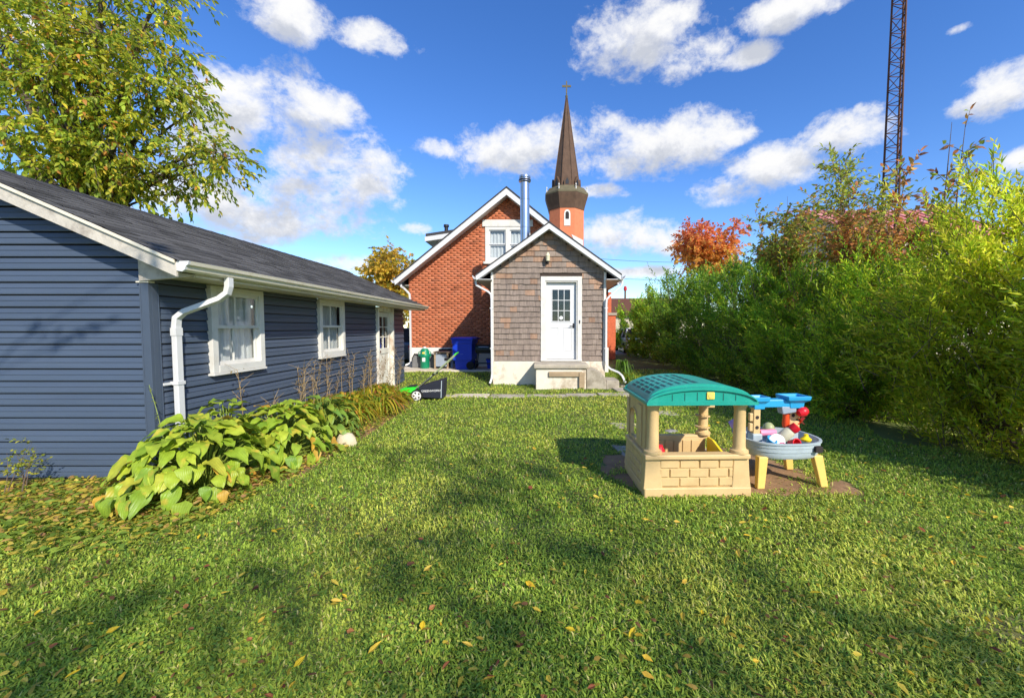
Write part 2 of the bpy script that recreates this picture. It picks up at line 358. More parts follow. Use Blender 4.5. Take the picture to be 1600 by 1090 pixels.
# ------------------------------------------------------------------ ground
def ground():
    xs = np.concatenate([np.linspace(-900, -60, 8), np.linspace(-40, -13, 8), np.arange(-12, 12.01, .3), np.linspace(13, 40, 8), np.linspace(60, 900, 8)])
    ys = np.concatenate([np.linspace(-300, -20, 7), np.arange(-12, 18.01, .3), np.linspace(20, 60, 9), np.linspace(90, 1500, 8)])
    X, Y = np.meshgrid(xs, ys); Z = gz(X, Y); V = np.stack([X, Y, Z], -1).reshape(-1, 3)
    n, m_ = len(xs), len(ys); i = np.arange((m_ - 1) * n).reshape(m_ - 1, n)[:, :-1].ravel()
    o = npmesh('lawn', V, np.stack([i, i + 1, i + n + 1, i + n], 1), None, 'lawn_soil' and M['lawn_soil'], smooth=True)
    tag(o, kind='structure')
ground()
def slab(x0, x1, y0, y1, z, th, m, name, parent=None, jit=0.02, bevel=.012):
    """an uneven paving slab"""
    j = lambda: random.uniform(-jit, jit)
    pts = [(x0 + j(), y0 + j()), ((x0 + x1) / 2 + j(), y0 + j()), (x1 + j(), y0 + j()), (x1 + j(), y1 + j()), ((x0 + x1) / 2 + j(), y1 + j()), (x0 + j(), y1 + j())]
    return MB().prism(pts, 'z', z - th, z).build(name, m, parent, bevel=bevel)
# narrow slab path across the lawn, from the garage door to the steps and on to the right
path = tag(bpy.data.objects.new('path', None), kind='structure'); COL.objects.link(path); path.location = (0, 9.2, 0)
x = -3.4
while x < 3.2:
    w = random.uniform(.62, .95); y = 9.28 + .04 * x
    slab(x, x + w - .03, y - .2, y + .2, float(gz(x, y)) + .018 + random.uniform(-.006, .006), .09, M['concrete_light' if random.random() < .6 else 'concrete'], 'slab', path); x += w
for (x0, x1, y0, y1) in [(1.75, 2.5, 9.75, 10.35), (2.53, 3.2, 9.7, 10.3), (2.0, 2.75, 10.6, 11.3), (2.2, 2.9, 11.4, 12.1)]:
    slab(x0, x1, y0, y1, float(gz(x0, y0)) + .035, .09, M['concrete'], 'slab', path, .05)
for (x, y) in [(1.42, 6.4), (1.72, 5.35), (1.25, 5.1), (2.1, 7.4)]:
    slab(x - .3, x + .3, y - .2, y + .2, float(gz(x, y)) + .014, .08, M['concrete'], 'slab', path, .06)
patio = tag(MB().prism([(-6.2, 12.55), (-1.2, 12.75), (-1.2, 14.05), (-6.2, 14.05)], 'z', .02, .2).build('patio', M['concrete_light'], bevel=.015), kind='structure')
drive = tag(MB().prism([(3.6, 23.5), (30, 23.5), (30, 27.0), (3.6, 27.0)], 'z', -.1, .06).build('pavement', M['gravel_grey'], bevel=.02), kind='structure')
road = tag(MB().prism([(-60, 27.2), (60, 27.2), (60, 34), (-60, 34)], 'z', -.1, .0).build('road', M['gravel_grey']), kind='structure')
# bare earth under the playhouse
def patch(name, pts, m, z=.004):
    c = np.mean(pts, 0); ring = []; n = len(pts)
    for i in range(n):
        a, b = np.array(pts[i]), np.array(pts[(i + 1) % n])
        for t in np.linspace(0, 1, 7)[:-1]:
            q = a + (b - a) * t + rng.normal(0, .03, 2); ring.append(q)
    mid = [c + (q - c) * .55 for q in ring]; V = [(q[0], q[1], float(gz(*q)) + z - .002) for q in ring] + [(q[0], q[1], float(gz(*q)) + z + .012) for q in mid] + [(c[0], c[1], float(gz(*c)) + z + .012)]
    k = len(ring); fs = [(i, (i + 1) % k, k + (i + 1) % k, k + i) for i in range(k)] + [(k + i, k + (i + 1) % k, 2 * k) for i in range(k)]
    return tag(MB().add(V, fs).build(name, m, smooth=True), kind='structure')
DIRT = [[(.62, 4.35), (.95, 3.72), (1.3, 3.66), (2.0, 3.72), (2.95, 3.72), (3.05, 4.05), (2.75, 4.6), (2.3, 5.2), (1.5, 5.1), (.75, 4.9)],
        [(2.15, 1.95), (2.4, 1.86), (2.62, 2.0), (2.5, 2.2), (2.25, 2.2)]]
patch('bare_earth', DIRT[0], M['dirt']); 
BED = [(-5.8, 3.75), (-5.2, 3.1), (-4.2, 3.15), (-3.2, 3.2), (-2.5, 4.2), (-2.45, 6.2), (-2.6, 9.0), (-3.9, 9.2), (-3.9, 4.2)]
patch('garden_bed', BED, M['dirt'], .006)

# ------------------------------------------------------------------ garage
GX, GY0, GY1, GW = -3.77, 4.01, 11.5, 3.54
EAVE_X, EAVE_Z, RIDGE_X, RIDGE_Z = -3.32, 2.115, -5.54, 3.10
SL = (RIDGE_Z - EAVE_Z) / (EAVE_X - RIDGE_X)
def groof(x): return RIDGE_Z - SL * abs(x - RIDGE_X)
def garage():
    g = thing('garage', (GX, GY0, 0), 'dark blue sided garage with grey shingle roof and white windows', 'garage')
    xl = GX - GW
    # inner walls behind the boards, open where windows and door are
    W1 = (650 * -GX / 518.5, 650 * -GX / 436, .98, 1.985); W2 = (650 * -GX / 348, 650 * -GX / 309, 1.0, 1.99)
    D = (9.53, 10.55, 0.0, 1.98)
    b = MB(); b.box(xl + .02, GX - .06, GY0 + .03, GY0 + .1, 0, 2.0)
    b.add([(xl + .02, GY0 + .05, 2), (GX - .06, GY0 + .05, 2), (RIDGE_X, GY0 + .05, RIDGE_Z - .08)], [(0, 1, 2)])
    b.box(xl + .02, GX - .06, GY1 - .1, GY1 - .03, 0, 2.0); b.box(xl, xl + .07, GY0 + .1, GY1 - .1, 0, 2.0)
    y = GY0 + .1
    for (a, c, z0, z1) in (W1, W2, D):
        b.box(GX - .1, GX - .03, y, a + .03, 0, 2.02); y = c - .03
        if z0 > 0: b.box(GX - .1, GX - .03, a + .03, c - .03, 0, z0 + .03)
    b.box(GX - .1, GX - .03, y, GY1 - .1, 0, 2.02)
    b.box(xl, GX - .1, GY0 + .1, GY1 - .1, -.05, 0.01)
    b.build('wall', M['dark_interior'], g)
    # boards
    step = .1195
    prof = lambda z: [(-.006, z), (.021, z + .001), (.022, z + .012), (.013, z + .056), (.018, z + .061), (.004, z + step - .013), (-.006, z + step - .012)]
    k = 0; z = .03
    while z < RIDGE_Z - .1:
        zt = z + step * .6
        x1 = min(GX - .055, RIDGE_X + (RIDGE_Z - .05 - zt) / SL); x0 = max(xl + .0, RIDGE_X - (RIDGE_Z - .05 - zt) / SL)
        if x1 - x0 > .1: MB().prism([(GY0 + .03 - a, c) for a, c in prof(z)], 'x', x0, x1).build('siding_board', M['siding'], g)
        if z < 1.96:
            spans = [[GY0 + .06, GY1 - .06]]
            for (a, c, z0, z1) in (W1, W2, D):
                if z + step > z0 + .01 and z < z1:
                    ns = []
                    for s in spans:
                        if c <= s[0] or a >= s[1]: ns.append(s)
                        else: ns += [[s[0], a + .004], [c - .004, s[1]]]
                    spans = [s for s in ns if s[1] - s[0] > .03]
            for s in spans: MB().prism([(GX - .03 + a, c) for a, c in prof(z)], 'y', s[0], s[1]).build('siding_board', M['siding'], g)
        z += step
    # corner post: two leaves with a rolled edge
    b = MB(); b.box(GX - .075, GX + .006, GY0 - .006, GY0 + .03, .02, 1.93); b.box(GX - .03, GX + .0065, GY0 + .03, GY0 + .1, .02, 1.93)
    b.box(GX - .078, GX - .066, GY0 - .011, GY0 - .006, .02, 1.93); b.box(GX + .0065, GX + .012, GY0 + .09, GY0 + .1, .02, 1.93)
    b.build('corner_post', M['corner_post'], g, bevel=.003)
    MB().box(GX - .1, GX + .02, GY0 - .016, GY0 + .05, 1.932, 1.945).build('post_cap', M['gutter_cream'], g)
    # white block closing the eave end, soffit, fascia
    MB().prism([(GX - .055, 1.945), (EAVE_X - .02, 1.985), (EAVE_X - .02, EAVE_Z - .03), (GX - .055, groof(GX) - .04)], 'y', GY0 - .03, GY0 + .02).build('eave_return', M['weathered_board'], g)
    MB().prism([(GX - .03, 1.995), (EAVE_X, 1.985), (EAVE_X, 2.0), (GX - .03, 2.01)], 'y', GY0 + .021, 11.88).build('soffit', M['gutter_cream'], g)
    MB().box(EAVE_X - .02, EAVE_X + .0, GY0 - .16, 11.9, 2.002, EAVE_Z - .012).build('fascia', M['white_paint'], g)
    # rake boards
    y0 = 3.81
    for s in (1, -1):
        e = RIDGE_X + s * (RIDGE_X - EAVE_X) * -1
        MB().prism([(RIDGE_X, RIDGE_Z - .02), (e, EAVE_Z - .02), (e, EAVE_Z - .15), (RIDGE_X, RIDGE_Z - .15)], 'y', y0, y0 + .025).build('rake_board', M['weathered_board'], g, bevel=.003)
        MB().prism([(RIDGE_X, RIDGE_Z + .002), (e, EAVE_Z + .002), (e, EAVE_Z - .03), (RIDGE_X, RIDGE_Z - .03)], 'y', y0 - .022, y0 - .002).build('drip_edge', M['gutter_cream'], g, bevel=.003)
        MB().prism([(RIDGE_X, RIDGE_Z - .10), (e, EAVE_Z - .10), (e, EAVE_Z - .11), (RIDGE_X, RIDGE_Z - .11)], 'y', y0 + .026, GY0 + .01).build('rake_soffit', M['weathered_board'], g)
    # roof deck and shingles
    roof = MB()
    for s in (1, -1):
        e = RIDGE_X - s * (RIDGE_X - EAVE_X)
        roof.prism([(RIDGE_X, RIDGE_Z - .021), (e, EAVE_Z - .021), (e, EAVE_Z + .0), (RIDGE_X, RIDGE_Z + .0)], 'y', y0, 11.9)
    ro = roof.build('roof', M['roof_dark'], g)
    V, Fc, C = [], [], []
    n = Vector((SL, 0, 1)).normalized(); t = Vector((-1, 0, SL)).normalized(); length = math.hypot(EAVE_X - RIDGE_X, RIDGE_Z - EAVE_Z); e0 = Vector((EAVE_X + .03, 0, EAVE_Z - .03 * SL))
    d = 0; row = 0
    while d < length + .02:
        y = y0 - .02 - random.uniform(0, .3)
        while y < 11.92:
            w = random.choice((.30, .33, .2, .4)); ya, yb = max(y, y0 - .02), min(y + w - .006, 11.92)
            if yb - ya > .03:
                c = np.array(lin(88, 87, 86)) * random.uniform(.55, 1.15); th = random.uniform(.006, .012)
                pts = []
                for (dd, hh) in ((d, .004), (d, th + .004), (d + .16, .003)):
                    for yy in (ya, yb): q = e0 + t * dd + n * hh; pts.append((q.x - GX, yy - GY0, q.z))
                k = len(V); V += pts; Fc += [(k, k + 1, k + 3, k + 2), (k + 2, k + 3, k + 5, k + 4), (k, k + 2, k + 4, k + 4), (k + 1, k + 5, k + 3, k + 3)][:2]; C += [c] * 6
            y += w
        d += .142; row += 1
    o = npmesh('shingle_courses', np.array(V), np.array(Fc), np.array(C), M['asphalt_shingle'], ro); o['kind'] = 'stuff'
    b = MB()
    yy = y0
    while yy < 11.9:
        for s in (1, -1): b.add([(RIDGE_X, yy, RIDGE_Z + .022), (RIDGE_X, yy + .27, RIDGE_Z + .016), (RIDGE_X - s * .14, yy + .27, RIDGE_Z + .01 - .14 * SL), (RIDGE_X - s * .14, yy, RIDGE_Z + .016 - .14 * SL)], [(0, 1, 2, 3)])
        yy += .25
    b.build('ridge_cap', M['roof_dark'], ro)
    # gutter with ogee front
    gp = [(0, 2.105), (0, 2.02), (.05, 2.012), (.075, 2.03), (.085, 2.06), (.105, 2.075), (.115, 2.108), (.106, 2.108), (.098, 2.082), (.077, 2.067), (.067, 2.037), (.048, 2.02), (.008, 2.028), (.008, 2.105)]
    gu = MB().prism([(EAVE_X + .001 + a, c) for a, c in gp], 'y', 3.84, 11.92).build('gutter', M['gutter_cream'], g, bevel=0)
    MB().prism([(EAVE_X + .001 + a, c) for a, c in gp[:7]], 'y', 3.815, 3.839).build('gutter_end', M['white_vinyl'], g)
    # downspout: outlet, elbow back to the wall, straight drop, bracket
    yd = 4.38; r = [(-.037, -.026), (.037, -.026), (.037, .026), (-.037, .026)]
    pth = [(EAVE_X + .05, yd, 2.02), (EAVE_X + .05, yd, 1.93), (EAVE_X + .03, yd, 1.86), (EAVE_X - .04, yd - .02, 1.80), (GX + .12, yd - .12, 1.66), (GX + .055, yd - .13, 1.60), (GX + .045, yd - .13, 1.52), (GX + .045, yd - .13, .12), (GX + .05, yd - .13, .06)]
    ds = MB().sweep(r, pth, (0, 1, 0)).build('downspout', M['white_vinyl'], g, bevel=.006)
    b = MB(); b.box(GX - .005, GX + .078, yd - .175, yd - .085, .92, .955); b.box(GX + .0, GX + .02, yd - .27, yd - .175, .925, .95); b.build('bracket', M['white_vinyl'], ds)
    MB().sweep([(a * 1.12, c * 1.12) for a, c in r], [(GX + .045, yd - .13, 1.50), (GX + .045, yd - .13, 1.42)], (0, 1, 0)).build('joint_sleeve', M['white_vinyl'], ds)
    # windows
    for wi, (a, c, z0, z1) in enumerate((W1, W2)):
        w = MB(); X0, X1 = GX - .03, GX + .035; cw = .085
        w.box(X0, X1, a, a + cw, z0, z1); w.box(X0, X1, c - cw, c, z0, z1); w.box(X0, X1, a + cw, c - cw, z1 - cw * .8, z1); w.box(X0, X1 + .004, a + cw, c - cw, z0, z0 + cw)
        wo = w.build('window', M['white_paint'], g, bevel=.004)
        MB().box(X0, X1 + .012, a - .012, c + .012, z0 - .03, z0 - .002).build('sill', M['white_paint'], wo, bevel=.004)
        ia, ic, iz0, iz1 = a + cw, c - cw, z0 + cw, z1 - cw * .8; mid = (iz0 + iz1) / 2 + .02
        fw = .04
        for (za, zb, dx) in ((mid - .02, iz1, -.012), (iz0, mid + .02, -.045)):
            x0, x1 = GX + dx, GX + dx + .028
            s = MB(); s.box(x0, x1, ia, ia + fw, za, zb); s.box(x0, x1, ic - fw, ic, za, zb); s.box(x0, x1, ia + fw, ic - fw, zb - fw, zb); s.box(x0, x1, ia + fw, ic - fw, za, za + fw)
            s.build('sash', M['white_paint'], wo, bevel=.003)
            m0 = (ia + ic) / 2 - .05
            MB().box(x0 + .006, x1 - .004, m0 - .012, m0 + .012, za + fw, zb - fw).build('muntin', M['white_paint'], wo)
            MB().box(x0 + .010, x0 + .014, ia + fw, m0 - .012, za + fw, zb - fw).build('pane', M['glass'], wo)
            MB().box(x0 + .010, x0 + .014, m0 + .012, ic - fw, za + fw, zb - fw).build('pane', M['glass'], wo)
        # thin curtain inside
        cv = MB(); nn = 26
        rr = [[(GX - .088 + .012 * math.sin(i * 1.3) + .008 * math.sin(i * 2.9), ia + .002 + (ic - ia - .004) * i / nn, zz) for i in range(nn + 1)] for zz in (iz0 - .05, iz1 + .05)]
        if True: cv.loft(rr, cap=False, close=False).build('curtain', M['curtain'], wo, smooth=True)
        else:
            half = [r_[:9] for r_ in rr]; cv.loft(half, cap=False, close=False).build('curtain', M['curtain'], wo, smooth=True)
    # door with deep white casing
    a, c, z0, z1 = D
    cs = MB(); cs.box(GX - .1, GX + .04, a, a + .07, 0, z1); cs.box(GX - .1, GX + .04, c - .07, c, 0, z1); cs.box(GX - .1, GX + .04, a + .07, c - .07, z1 - .1, z1)
    do = cs.build('door_casing', M['old_door'], g, bevel=.004)
    x = GX - .08; l = MB(); ia, ic = a + .075, c - .075; zm = .98; zt = z1 - .11
    l.box(x, x + .04, ia, ic, .05, .22); l.box(x, x + .04, ia, ia + .11, .22, zt); l.box(x, x + .04, ic - .11, ic, .22, zt); l.box(x, x + .04, ia + .11, ic - .11, zt - .11, zt); l.box(x, x + .04, ia + .11, ic - .11, zm - .1, zm + .03); l.box(x + .004, x + .025, ia + .11, ic - .11, .22, zm - .1)
    dr = l.build('door', M['old_door'], g, bevel=.003)
    MB().box(x + .01, x + .016, ia + .11, ic - .11, zm + .03, zt - .11).build('pane', M['glass'], dr)
    mb = MB(); ym = (ia + ic) / 2; mb.box(x + .017, x + .035, ym - .012, ym + .012, zm + .03, zt - .11)
    for q in (.36, .68): zz = zm + .03 + q * (zt - .14 - zm); mb.box(x + .0172, x + .034, ia + .11, ic - .11, zz - .011, zz + .011)
    mb.build('muntin', M['old_door'], dr)
    MB().lathe([(.0, 0), (.022, .0), (.012, .02), (.012, .04), (.028, .05), (.028, .075), (0, .085)], n=12).build('knob', M['rust'], dr, smooth=True, local=True).matrix_local = Matrix.Translation(Vector((x + .04 - GX, ia + .055 - GY0, zm - .04))) @ Matrix.Rotation(R(90), 4, 'Y')
    MB().box(GX - .1, GX + .07, a, c, -.02, .045).build('threshold', M['old_wood'], g)
garage()

# ------------------------------------------------------------------ shingled rear entry annex
SX0, SX1, SY = -1.286, 1.675, 11.0
SMX = .195; SAP, SEV, SHX = 4.16, 2.84, 1.86         # ridge height, eave height, half span of roof
SS = (SAP - SEV) / SHX
def annex():
    g = thing('shingled_annex', (SMX, SY, 0), 'small weathered cedar-shingled rear entry annex with white door and white gable trim', 'annex')
    wb = MB(); DX0, DX1, DZ0, DZ1 = -.017, 1.066, .64, 2.845
    wb.box(SX0 + .03, DX0 + .1, SY + .03, SY + .1, .62, 3.0); wb.box(DX1 - .1, SX1 - .03, SY + .03, SY + .1, .62, 3.0); wb.box(DX0 + .1, DX1 - .1, SY + .03, SY + .1, DZ1 - .1, 3.0)
    wb.add([(SX0 + .03, SY + .06, 3.0), (SX1 - .03, SY + .06, 3.0), (SMX, SY + .06, SAP - .12)], [(0, 1, 2)])
    wb.box(SX0 + .03, SX0 + .1, SY + .1, 14, .62, 3); wb.box(SX1 - .1, SX1 - .03, SY + .1, 14, .62, 3)
    wb.build('wall', M['cedar_backing'], g)
    MB().box(SX0 + .1, SX1 - .1, SY + .9, SY + .95, .62, 3).build('inner_wall', M['dark_interior'], g)
    MB().prism([(SX0 - .01, -.12), (SX1 + .01, -.12), (SX1 + .01, .615), (SX0 - .01, .615)], 'y', SY - .005, 14).build('foundation', M['foundation'], g, bevel=.012)
    # shingles
    ex = .1445; row = 0; z = .628; cnt = 0; rest = MB()
    while z < SAP - .12:
        lim = (SAP - .1 - z - ex * .6) / SS; x0 = max(SX0 - .012, SMX - lim); x1 = min(SX1 + .012, SMX + lim)
        x = x0 - random.uniform(0, .12)
        while x < x1:
            w = random.choice((.12, .15, .18, .2, .24, .28)) * random.uniform(.9, 1.1); a, c = max(x, x0), min(x + w - random.uniform(.002, .005), x1); x += w
            if c - a < .025: continue
            segs = [(a, c)]
            if z + ex > DZ0 and z < DZ1 - .02:
                segs = []
                if a < DX0: segs.append((a, min(c, DX0 - .002)))
                if c > DX1: segs.append((max(a, DX1 + .002), c))
            for a2, c2 in segs:
                if c2 - a2 < .015: continue
                dz = random.uniform(-.008, .005); th = random.uniform(.03, .042); tl = random.uniform(-.004, .004)
                s = MB(); zz = z + dz
                s.add([(a2, SY + .03 - th, zz + tl), (c2, SY + .03 - th + random.uniform(-.003, .003), zz - tl), (c2, SY + .029, zz - tl), (a2, SY + .029, zz + tl), (a2, SY + .024, zz + ex + .02), (c2, SY + .024, zz + ex + .02), (c2, SY + .03, zz + ex + .02), (a2, SY + .03, zz + ex + .02)],
                      [(0, 1, 2, 3), (4, 7, 6, 5), (0, 4, 5, 1), (1, 5, 6, 2), (3, 2, 6, 7), (0, 3, 7, 4)])
                warm = random.random() < (.05 if z < 2.4 else .25 + .25 * (z - 2.4)) or (.63 < z < .9 and random.random() < .15)
                if cnt < 300:
                    s.build('shingle', M['cedar_warm' if warm else 'cedar'], g); cnt += 1
                else: rest.v, rest.f = rest.add(s.v, s.f).v, rest.f
        z += ex; row += 1
    if rest.v: rest.build('gable_shingles', M['cedar_warm'], g, kind='stuff')
    # white corner boards
    for x in (SX0 - .02, SX1 - .02):
        MB().box(x - .02, x + .045, SY - .018, SY + .06, .6, SEV + .12).build('corner_board', M['white_paint'], g, bevel=.003)
    # roof
    for s in (-1, 1):
        e = SMX + s * SHX
        MB().prism([(SMX, SAP + .0), (e, SEV), (e, SEV + .035), (SMX, SAP + .035)], 'y', SY - .3, 14.0).build('roof', M['roof_dark'], g)
        MB().prism([(SMX, SAP - .003), (e, SEV - .003), (e, SEV - .13), (SMX, SAP - .15)], 'y', SY - .29, SY - .265).build('rake_board', M['white_vinyl'], g, bevel=.004)
        MB().prism([(SMX, SAP - .11), (e, SEV - .09), (e, SEV - .105), (SMX, SAP - .125)], 'y', SY - .264, SY + .03).build('soffit', M['white_vinyl'], g)
        MB().prism([(e, SEV - .105), (e - s * .02, SEV - .105), (e - s * .02, SEV - .01), (e, SEV - .02)], 'y', SY - .264, 13.9).build('fascia', M['white_vinyl'], g)
        MB().prism([(e - s * .02, SEV - .105), (SX0 if s < 0 else SX1, SEV - .105), (SX0 if s < 0 else SX1, SEV - .09), (e - s * .02, SEV - .09)], 'y', SY - .264, 13.9).build('eave_soffit', M['white_vinyl'], g)
        gp = [(0, .0), (0, -.09), (.05, -.095), (.085, -.06), (.1, .0), (.09, .0), (.075, -.05), (.045, -.08), (.01, -.08), (.01, 0)]
        MB().prism([(e + s * (.002 + a), SEV - .005 + c) for a, c in gp], 'y', SY - .31, 13.9).build('gutter', M['white_vinyl'], g)
        r = [(-.033, -.025), (.033, -.025), (.033, .025), (-.033, .025)]; wx = SX0 if s < 0 else SX1; yy = SY - .08
        if s < 0: pth = [(e + s * .05, yy, SEV - .09), (e + s * .05, yy, SEV - .17), (e + s * .03, yy, SEV - .23), (wx - .10, yy, SEV - .40), (wx - .03, yy, SEV - .47), (wx - .015, yy, SEV - .6), (wx - .015, yy, .28), (wx - .025, yy - .03, .16), (wx - .06, yy - .12, .04)]
        else: pth = [(e + s * .05, yy, SEV - .08), (e + s * .05, yy, SEV - .18), (e + s * .02, yy, SEV - .26), (wx + .10, yy, SEV - .52), (wx + .03, yy, SEV - .60), (wx + .02, yy, SEV - .7), (wx + .02, yy, .62), (wx + .05, yy, .5), (wx + .14, yy - .03, .42), (wx + .34, yy - .1, .34), (wx + .42, yy - .16, .26), (wx + .50, yy - .22, .08)]
        d = MB().sweep(r, pth, (0, 1, 0)).build('downspout', M['white_vinyl'], g, bevel=.006)
        for zz in (2.0, .95): MB().box(wx - .06 + (.0 if s < 0 else .035), wx + .025 + (.0 if s < 0 else .035), yy - .034, yy + .05, zz, zz + .025).build('strap', M['white_vinyl'], d)
        if s < 0: MB().sweep([(a * .8, c * .8) for a, c in r], [(wx - .06, yy - .12, .04), (wx - .07, yy - .15, .005)], (0, 1, 0)).build('outlet', M['rubber'], d)
    # door
    Y0 = SY - .012
    c = MB(); c.box(DX0, DX0 + .115, Y0, SY + .1, DZ0, DZ1); c.box(DX1 - .115, DX1, Y0, SY + .1, DZ0, DZ1); c.box(DX0 + .115, DX1 - .115, Y0, SY + .1, DZ1 - .115, DZ1); c.box(DX0 - .005, DX1 + .005, Y0 - .02, SY + .1, DZ0 - .02, DZ0 + .02)
    for (a, b2) in ((DX0 + .115, DX0 + .145), (DX1 - .145, DX1 - .115)): c.box(a, b2, Y0 + .02, SY + .1, DZ0 + .02, DZ1 - .145)
    c.box(DX0 + .115, DX1 - .115, Y0 + .02, SY + .1, DZ1 - .145, DZ1 - .115)
    c.build('door_frame', M['white_paint'], g, bevel=.004)
    x0, x1, z0, z1 = DX0 + .147, DX1 - .147, DZ0 + .03, DZ1 - .15; yd = SY + .10
    gx0, gx1, gz0, gz1 = x0 + .13, x1 - .13, z0 + .98, z1 - .16
    d = MB(); d.box(x0, gx0, yd, yd + .045, z0, z1); d.box(gx1, x1, yd, yd + .045, z0, z1); d.box(gx0, gx1, yd, yd + .045, gz1, z1); d.box(gx0, gx1, yd, yd + .045, z0, gz0)
    do = d.build('door', M['white_vinyl'], g)
    b = MB()
    for (a, e2) in ((gx0, gx0 + .03), (gx1 - .03, gx1)): b.box(a, e2, yd - .012, yd + .02, gz0, gz1)
    b.box(gx0 + .03, gx1 - .03, yd - .012, yd + .02, gz0, gz0 + .03); b.box(gx0 + .03, gx1 - .03, yd - .012, yd + .02, gz1 - .03, gz1); b.build('light_frame', M['white_vinyl'], do, bevel=.003)
    px0, px1, pz0, pz1 = gx0 + .03, gx1 - .03, gz0 + .03, gz1 - .03; mt = MB()
    for k in (1, 2):
        xx = px0 + (px1 - px0) * k / 3; mt.box(xx - .008, xx + .008, yd - .008, yd + .012, pz0, pz1); zz = pz0 + (pz1 - pz0) * k / 3; mt.box(px0, px1, yd - .0072, yd + .0112, zz - .008, zz + .008)
    mt.build('muntin', M['white_vinyl'], do)
    for i in range(3):
        for j in range(3):
            MB().box(px0 + (px1 - px0) * i / 3 + .009, px0 + (px1 - px0) * (i + 1) / 3 - .009, yd + .004, yd + .009, pz0 + (pz1 - pz0) * j / 3 + .009, pz0 + (pz1 - pz0) * (j + 1) / 3 - .009).build('pane', M['glass'], do)
    MB().lathe([(0, 0), (.05, 0), (.05, .003), (0, .003)], n=16).build('sticker', M['label_white'], do, local=True).matrix_local = Matrix.Translation(Vector(((px0 + px1) / 2 - SMX, yd + .002 - SY, pz0 + .085))) @ Matrix.Rotation(R(90), 4, 'X')
    for k in (0, 1):                                  # raised lower panels: moulding ring + field
        a = x0 + .1 + k * ((x1 - x0) / 2 - .04); e2 = a + (x1 - x0) / 2 - .16; za, zb = z0 + .22, gz0 - .13
        q = MB(); q.box(a, a + .022, yd - .009, yd, za, zb); q.box(e2 - .022, e2, yd - .009, yd, za, zb); q.box(a + .022, e2 - .022, yd - .009, yd, zb - .022, zb); q.box(a + .022, e2 - .022, yd - .009, yd, za, za + .022); q.box(a + .045, e2 - .045, yd - .006, yd, za + .045, zb - .045)
        q.build('door_panel', M['white_vinyl'], do, bevel=.004)
    h = MB(); h.tube([(x1 - .06, yd, z0 + .88), (x1 - .06, yd - .05, z0 + .88)], .012, 8); h.tube([(x1 - .055, yd - .05, z0 + .88), (x1 - .17, yd - .05, z0 + .875)], .011, 8); h.lathe([(0, 0), (.001, 0)], n=3); h.box(x1 - .085, x1 - .035, yd - .008, yd, z0 + .82, z0 + .95)
    h.build('handle', M['dark_metal'], do, smooth=True)
    MB().box(DX1 - .07, DX1 - .045, Y0 - .02, Y0, z0 + .95, z0 + 1.03).build('doorbell', M['dark_metal'], g)
    # lamp over the door
    lx, lz = P(855, 403, SY).x, 3.25
    lm = MB(); lm.lathe([(.0, .0), (.05, .0), (.055, .12), (.06, .13), (.035, .19), (.012, .22), (0, .22)], (lx + .015, SY - .12, lz - .02), 10); lm.build('wall_lamp', M['cream_plastic'], g, smooth=True)
    b = MB(); b.tube([(lx, SY + .01, lz + .02), (lx, SY - .07, lz - .05), (lx + .01, SY - .11, lz - .03)], .022, 8); b.box(lx - .045, lx + .045, SY - .015, SY + .01, lz - .08, lz + .04); b.build('lamp_bracket', M['dark_metal'], g, bevel=.004)
    # stove pipe
    px, py = -.45, 11.45; zr = SAP - SS * abs(px - SMX)
    b = MB(); b.lathe([(.125, zr - .2), (.125, 5.42)], (px, py, 0), 24); pp = b.build('stove_pipe', M['steel'], g, smooth=True)
    for zz in (4.2, 4.95): MB().lathe([(.126, zz), (.131, zz + .005), (.131, zz + .035), (.126, zz + .04)], (px, py, 0), 24).build('pipe_band', M['steel'], pp, smooth=True)
    MB().lathe([(.26, zr - .14), (.2, zr + .05), (.15, zr + .1), (.127, zr + .1)], (px, py, 0), 20).build('flashing', M['dark_metal'], pp, smooth=True)
    MB().lathe([(.126, 5.40), (.16, 5.43), (.16, 5.50), (.13, 5.50), (.13, 5.53), (.155, 5.53), (.155, 5.58), (.0, 5.60)], (px, py, 0), 24).build('pipe_cap', M['steel'], pp, smooth=True)
    b = MB(); b.lathe([(.162, 5.44), (.166, 5.45), (.166, 5.475), (.162, 5.485)], (px, py, 0), 24); b.build('cap_ring', M['dark_metal'], pp, smooth=True)
annex()
def steps():
    g = thing('concrete_steps', (.5, 10.5, 0), 'crumbling concrete entry steps below the white annex door', 'steps')
    MB().box(-.19, 1.16, 10.18, 10.98, .50, .605).build('landing', M['concrete'], g, bevel=.02)
    MB().box(-.14, 1.11, 10.24, 10.985, -.1, .499).build('base', M['foundation'], g, bevel=.02)
    MB().box(.18, 1.0, 10.19, 10.238, .30, .42).build('board', M['old_wood'], g, bevel=.005)
    MB().box(.93, 1.06, 10.17, 10.238, .02, .40).build('brace', M['old_wood'], g, bevel=.005)
    pts = [(1.115, -.1), (1.60, -.1), (1.60, .16), (1.56, .30), (1.47, .40), (1.34, .46), (1.20, .47), (1.115, .47)]
    MB().prism(pts, 'y', 10.22, 10.96).build('step', M['concrete'], g, bevel=.015)
    MB().box(1.605, 1.93, 10.25, 10.95, -.1, .20).build('step', M['concrete'], g, bevel=.02)
steps()

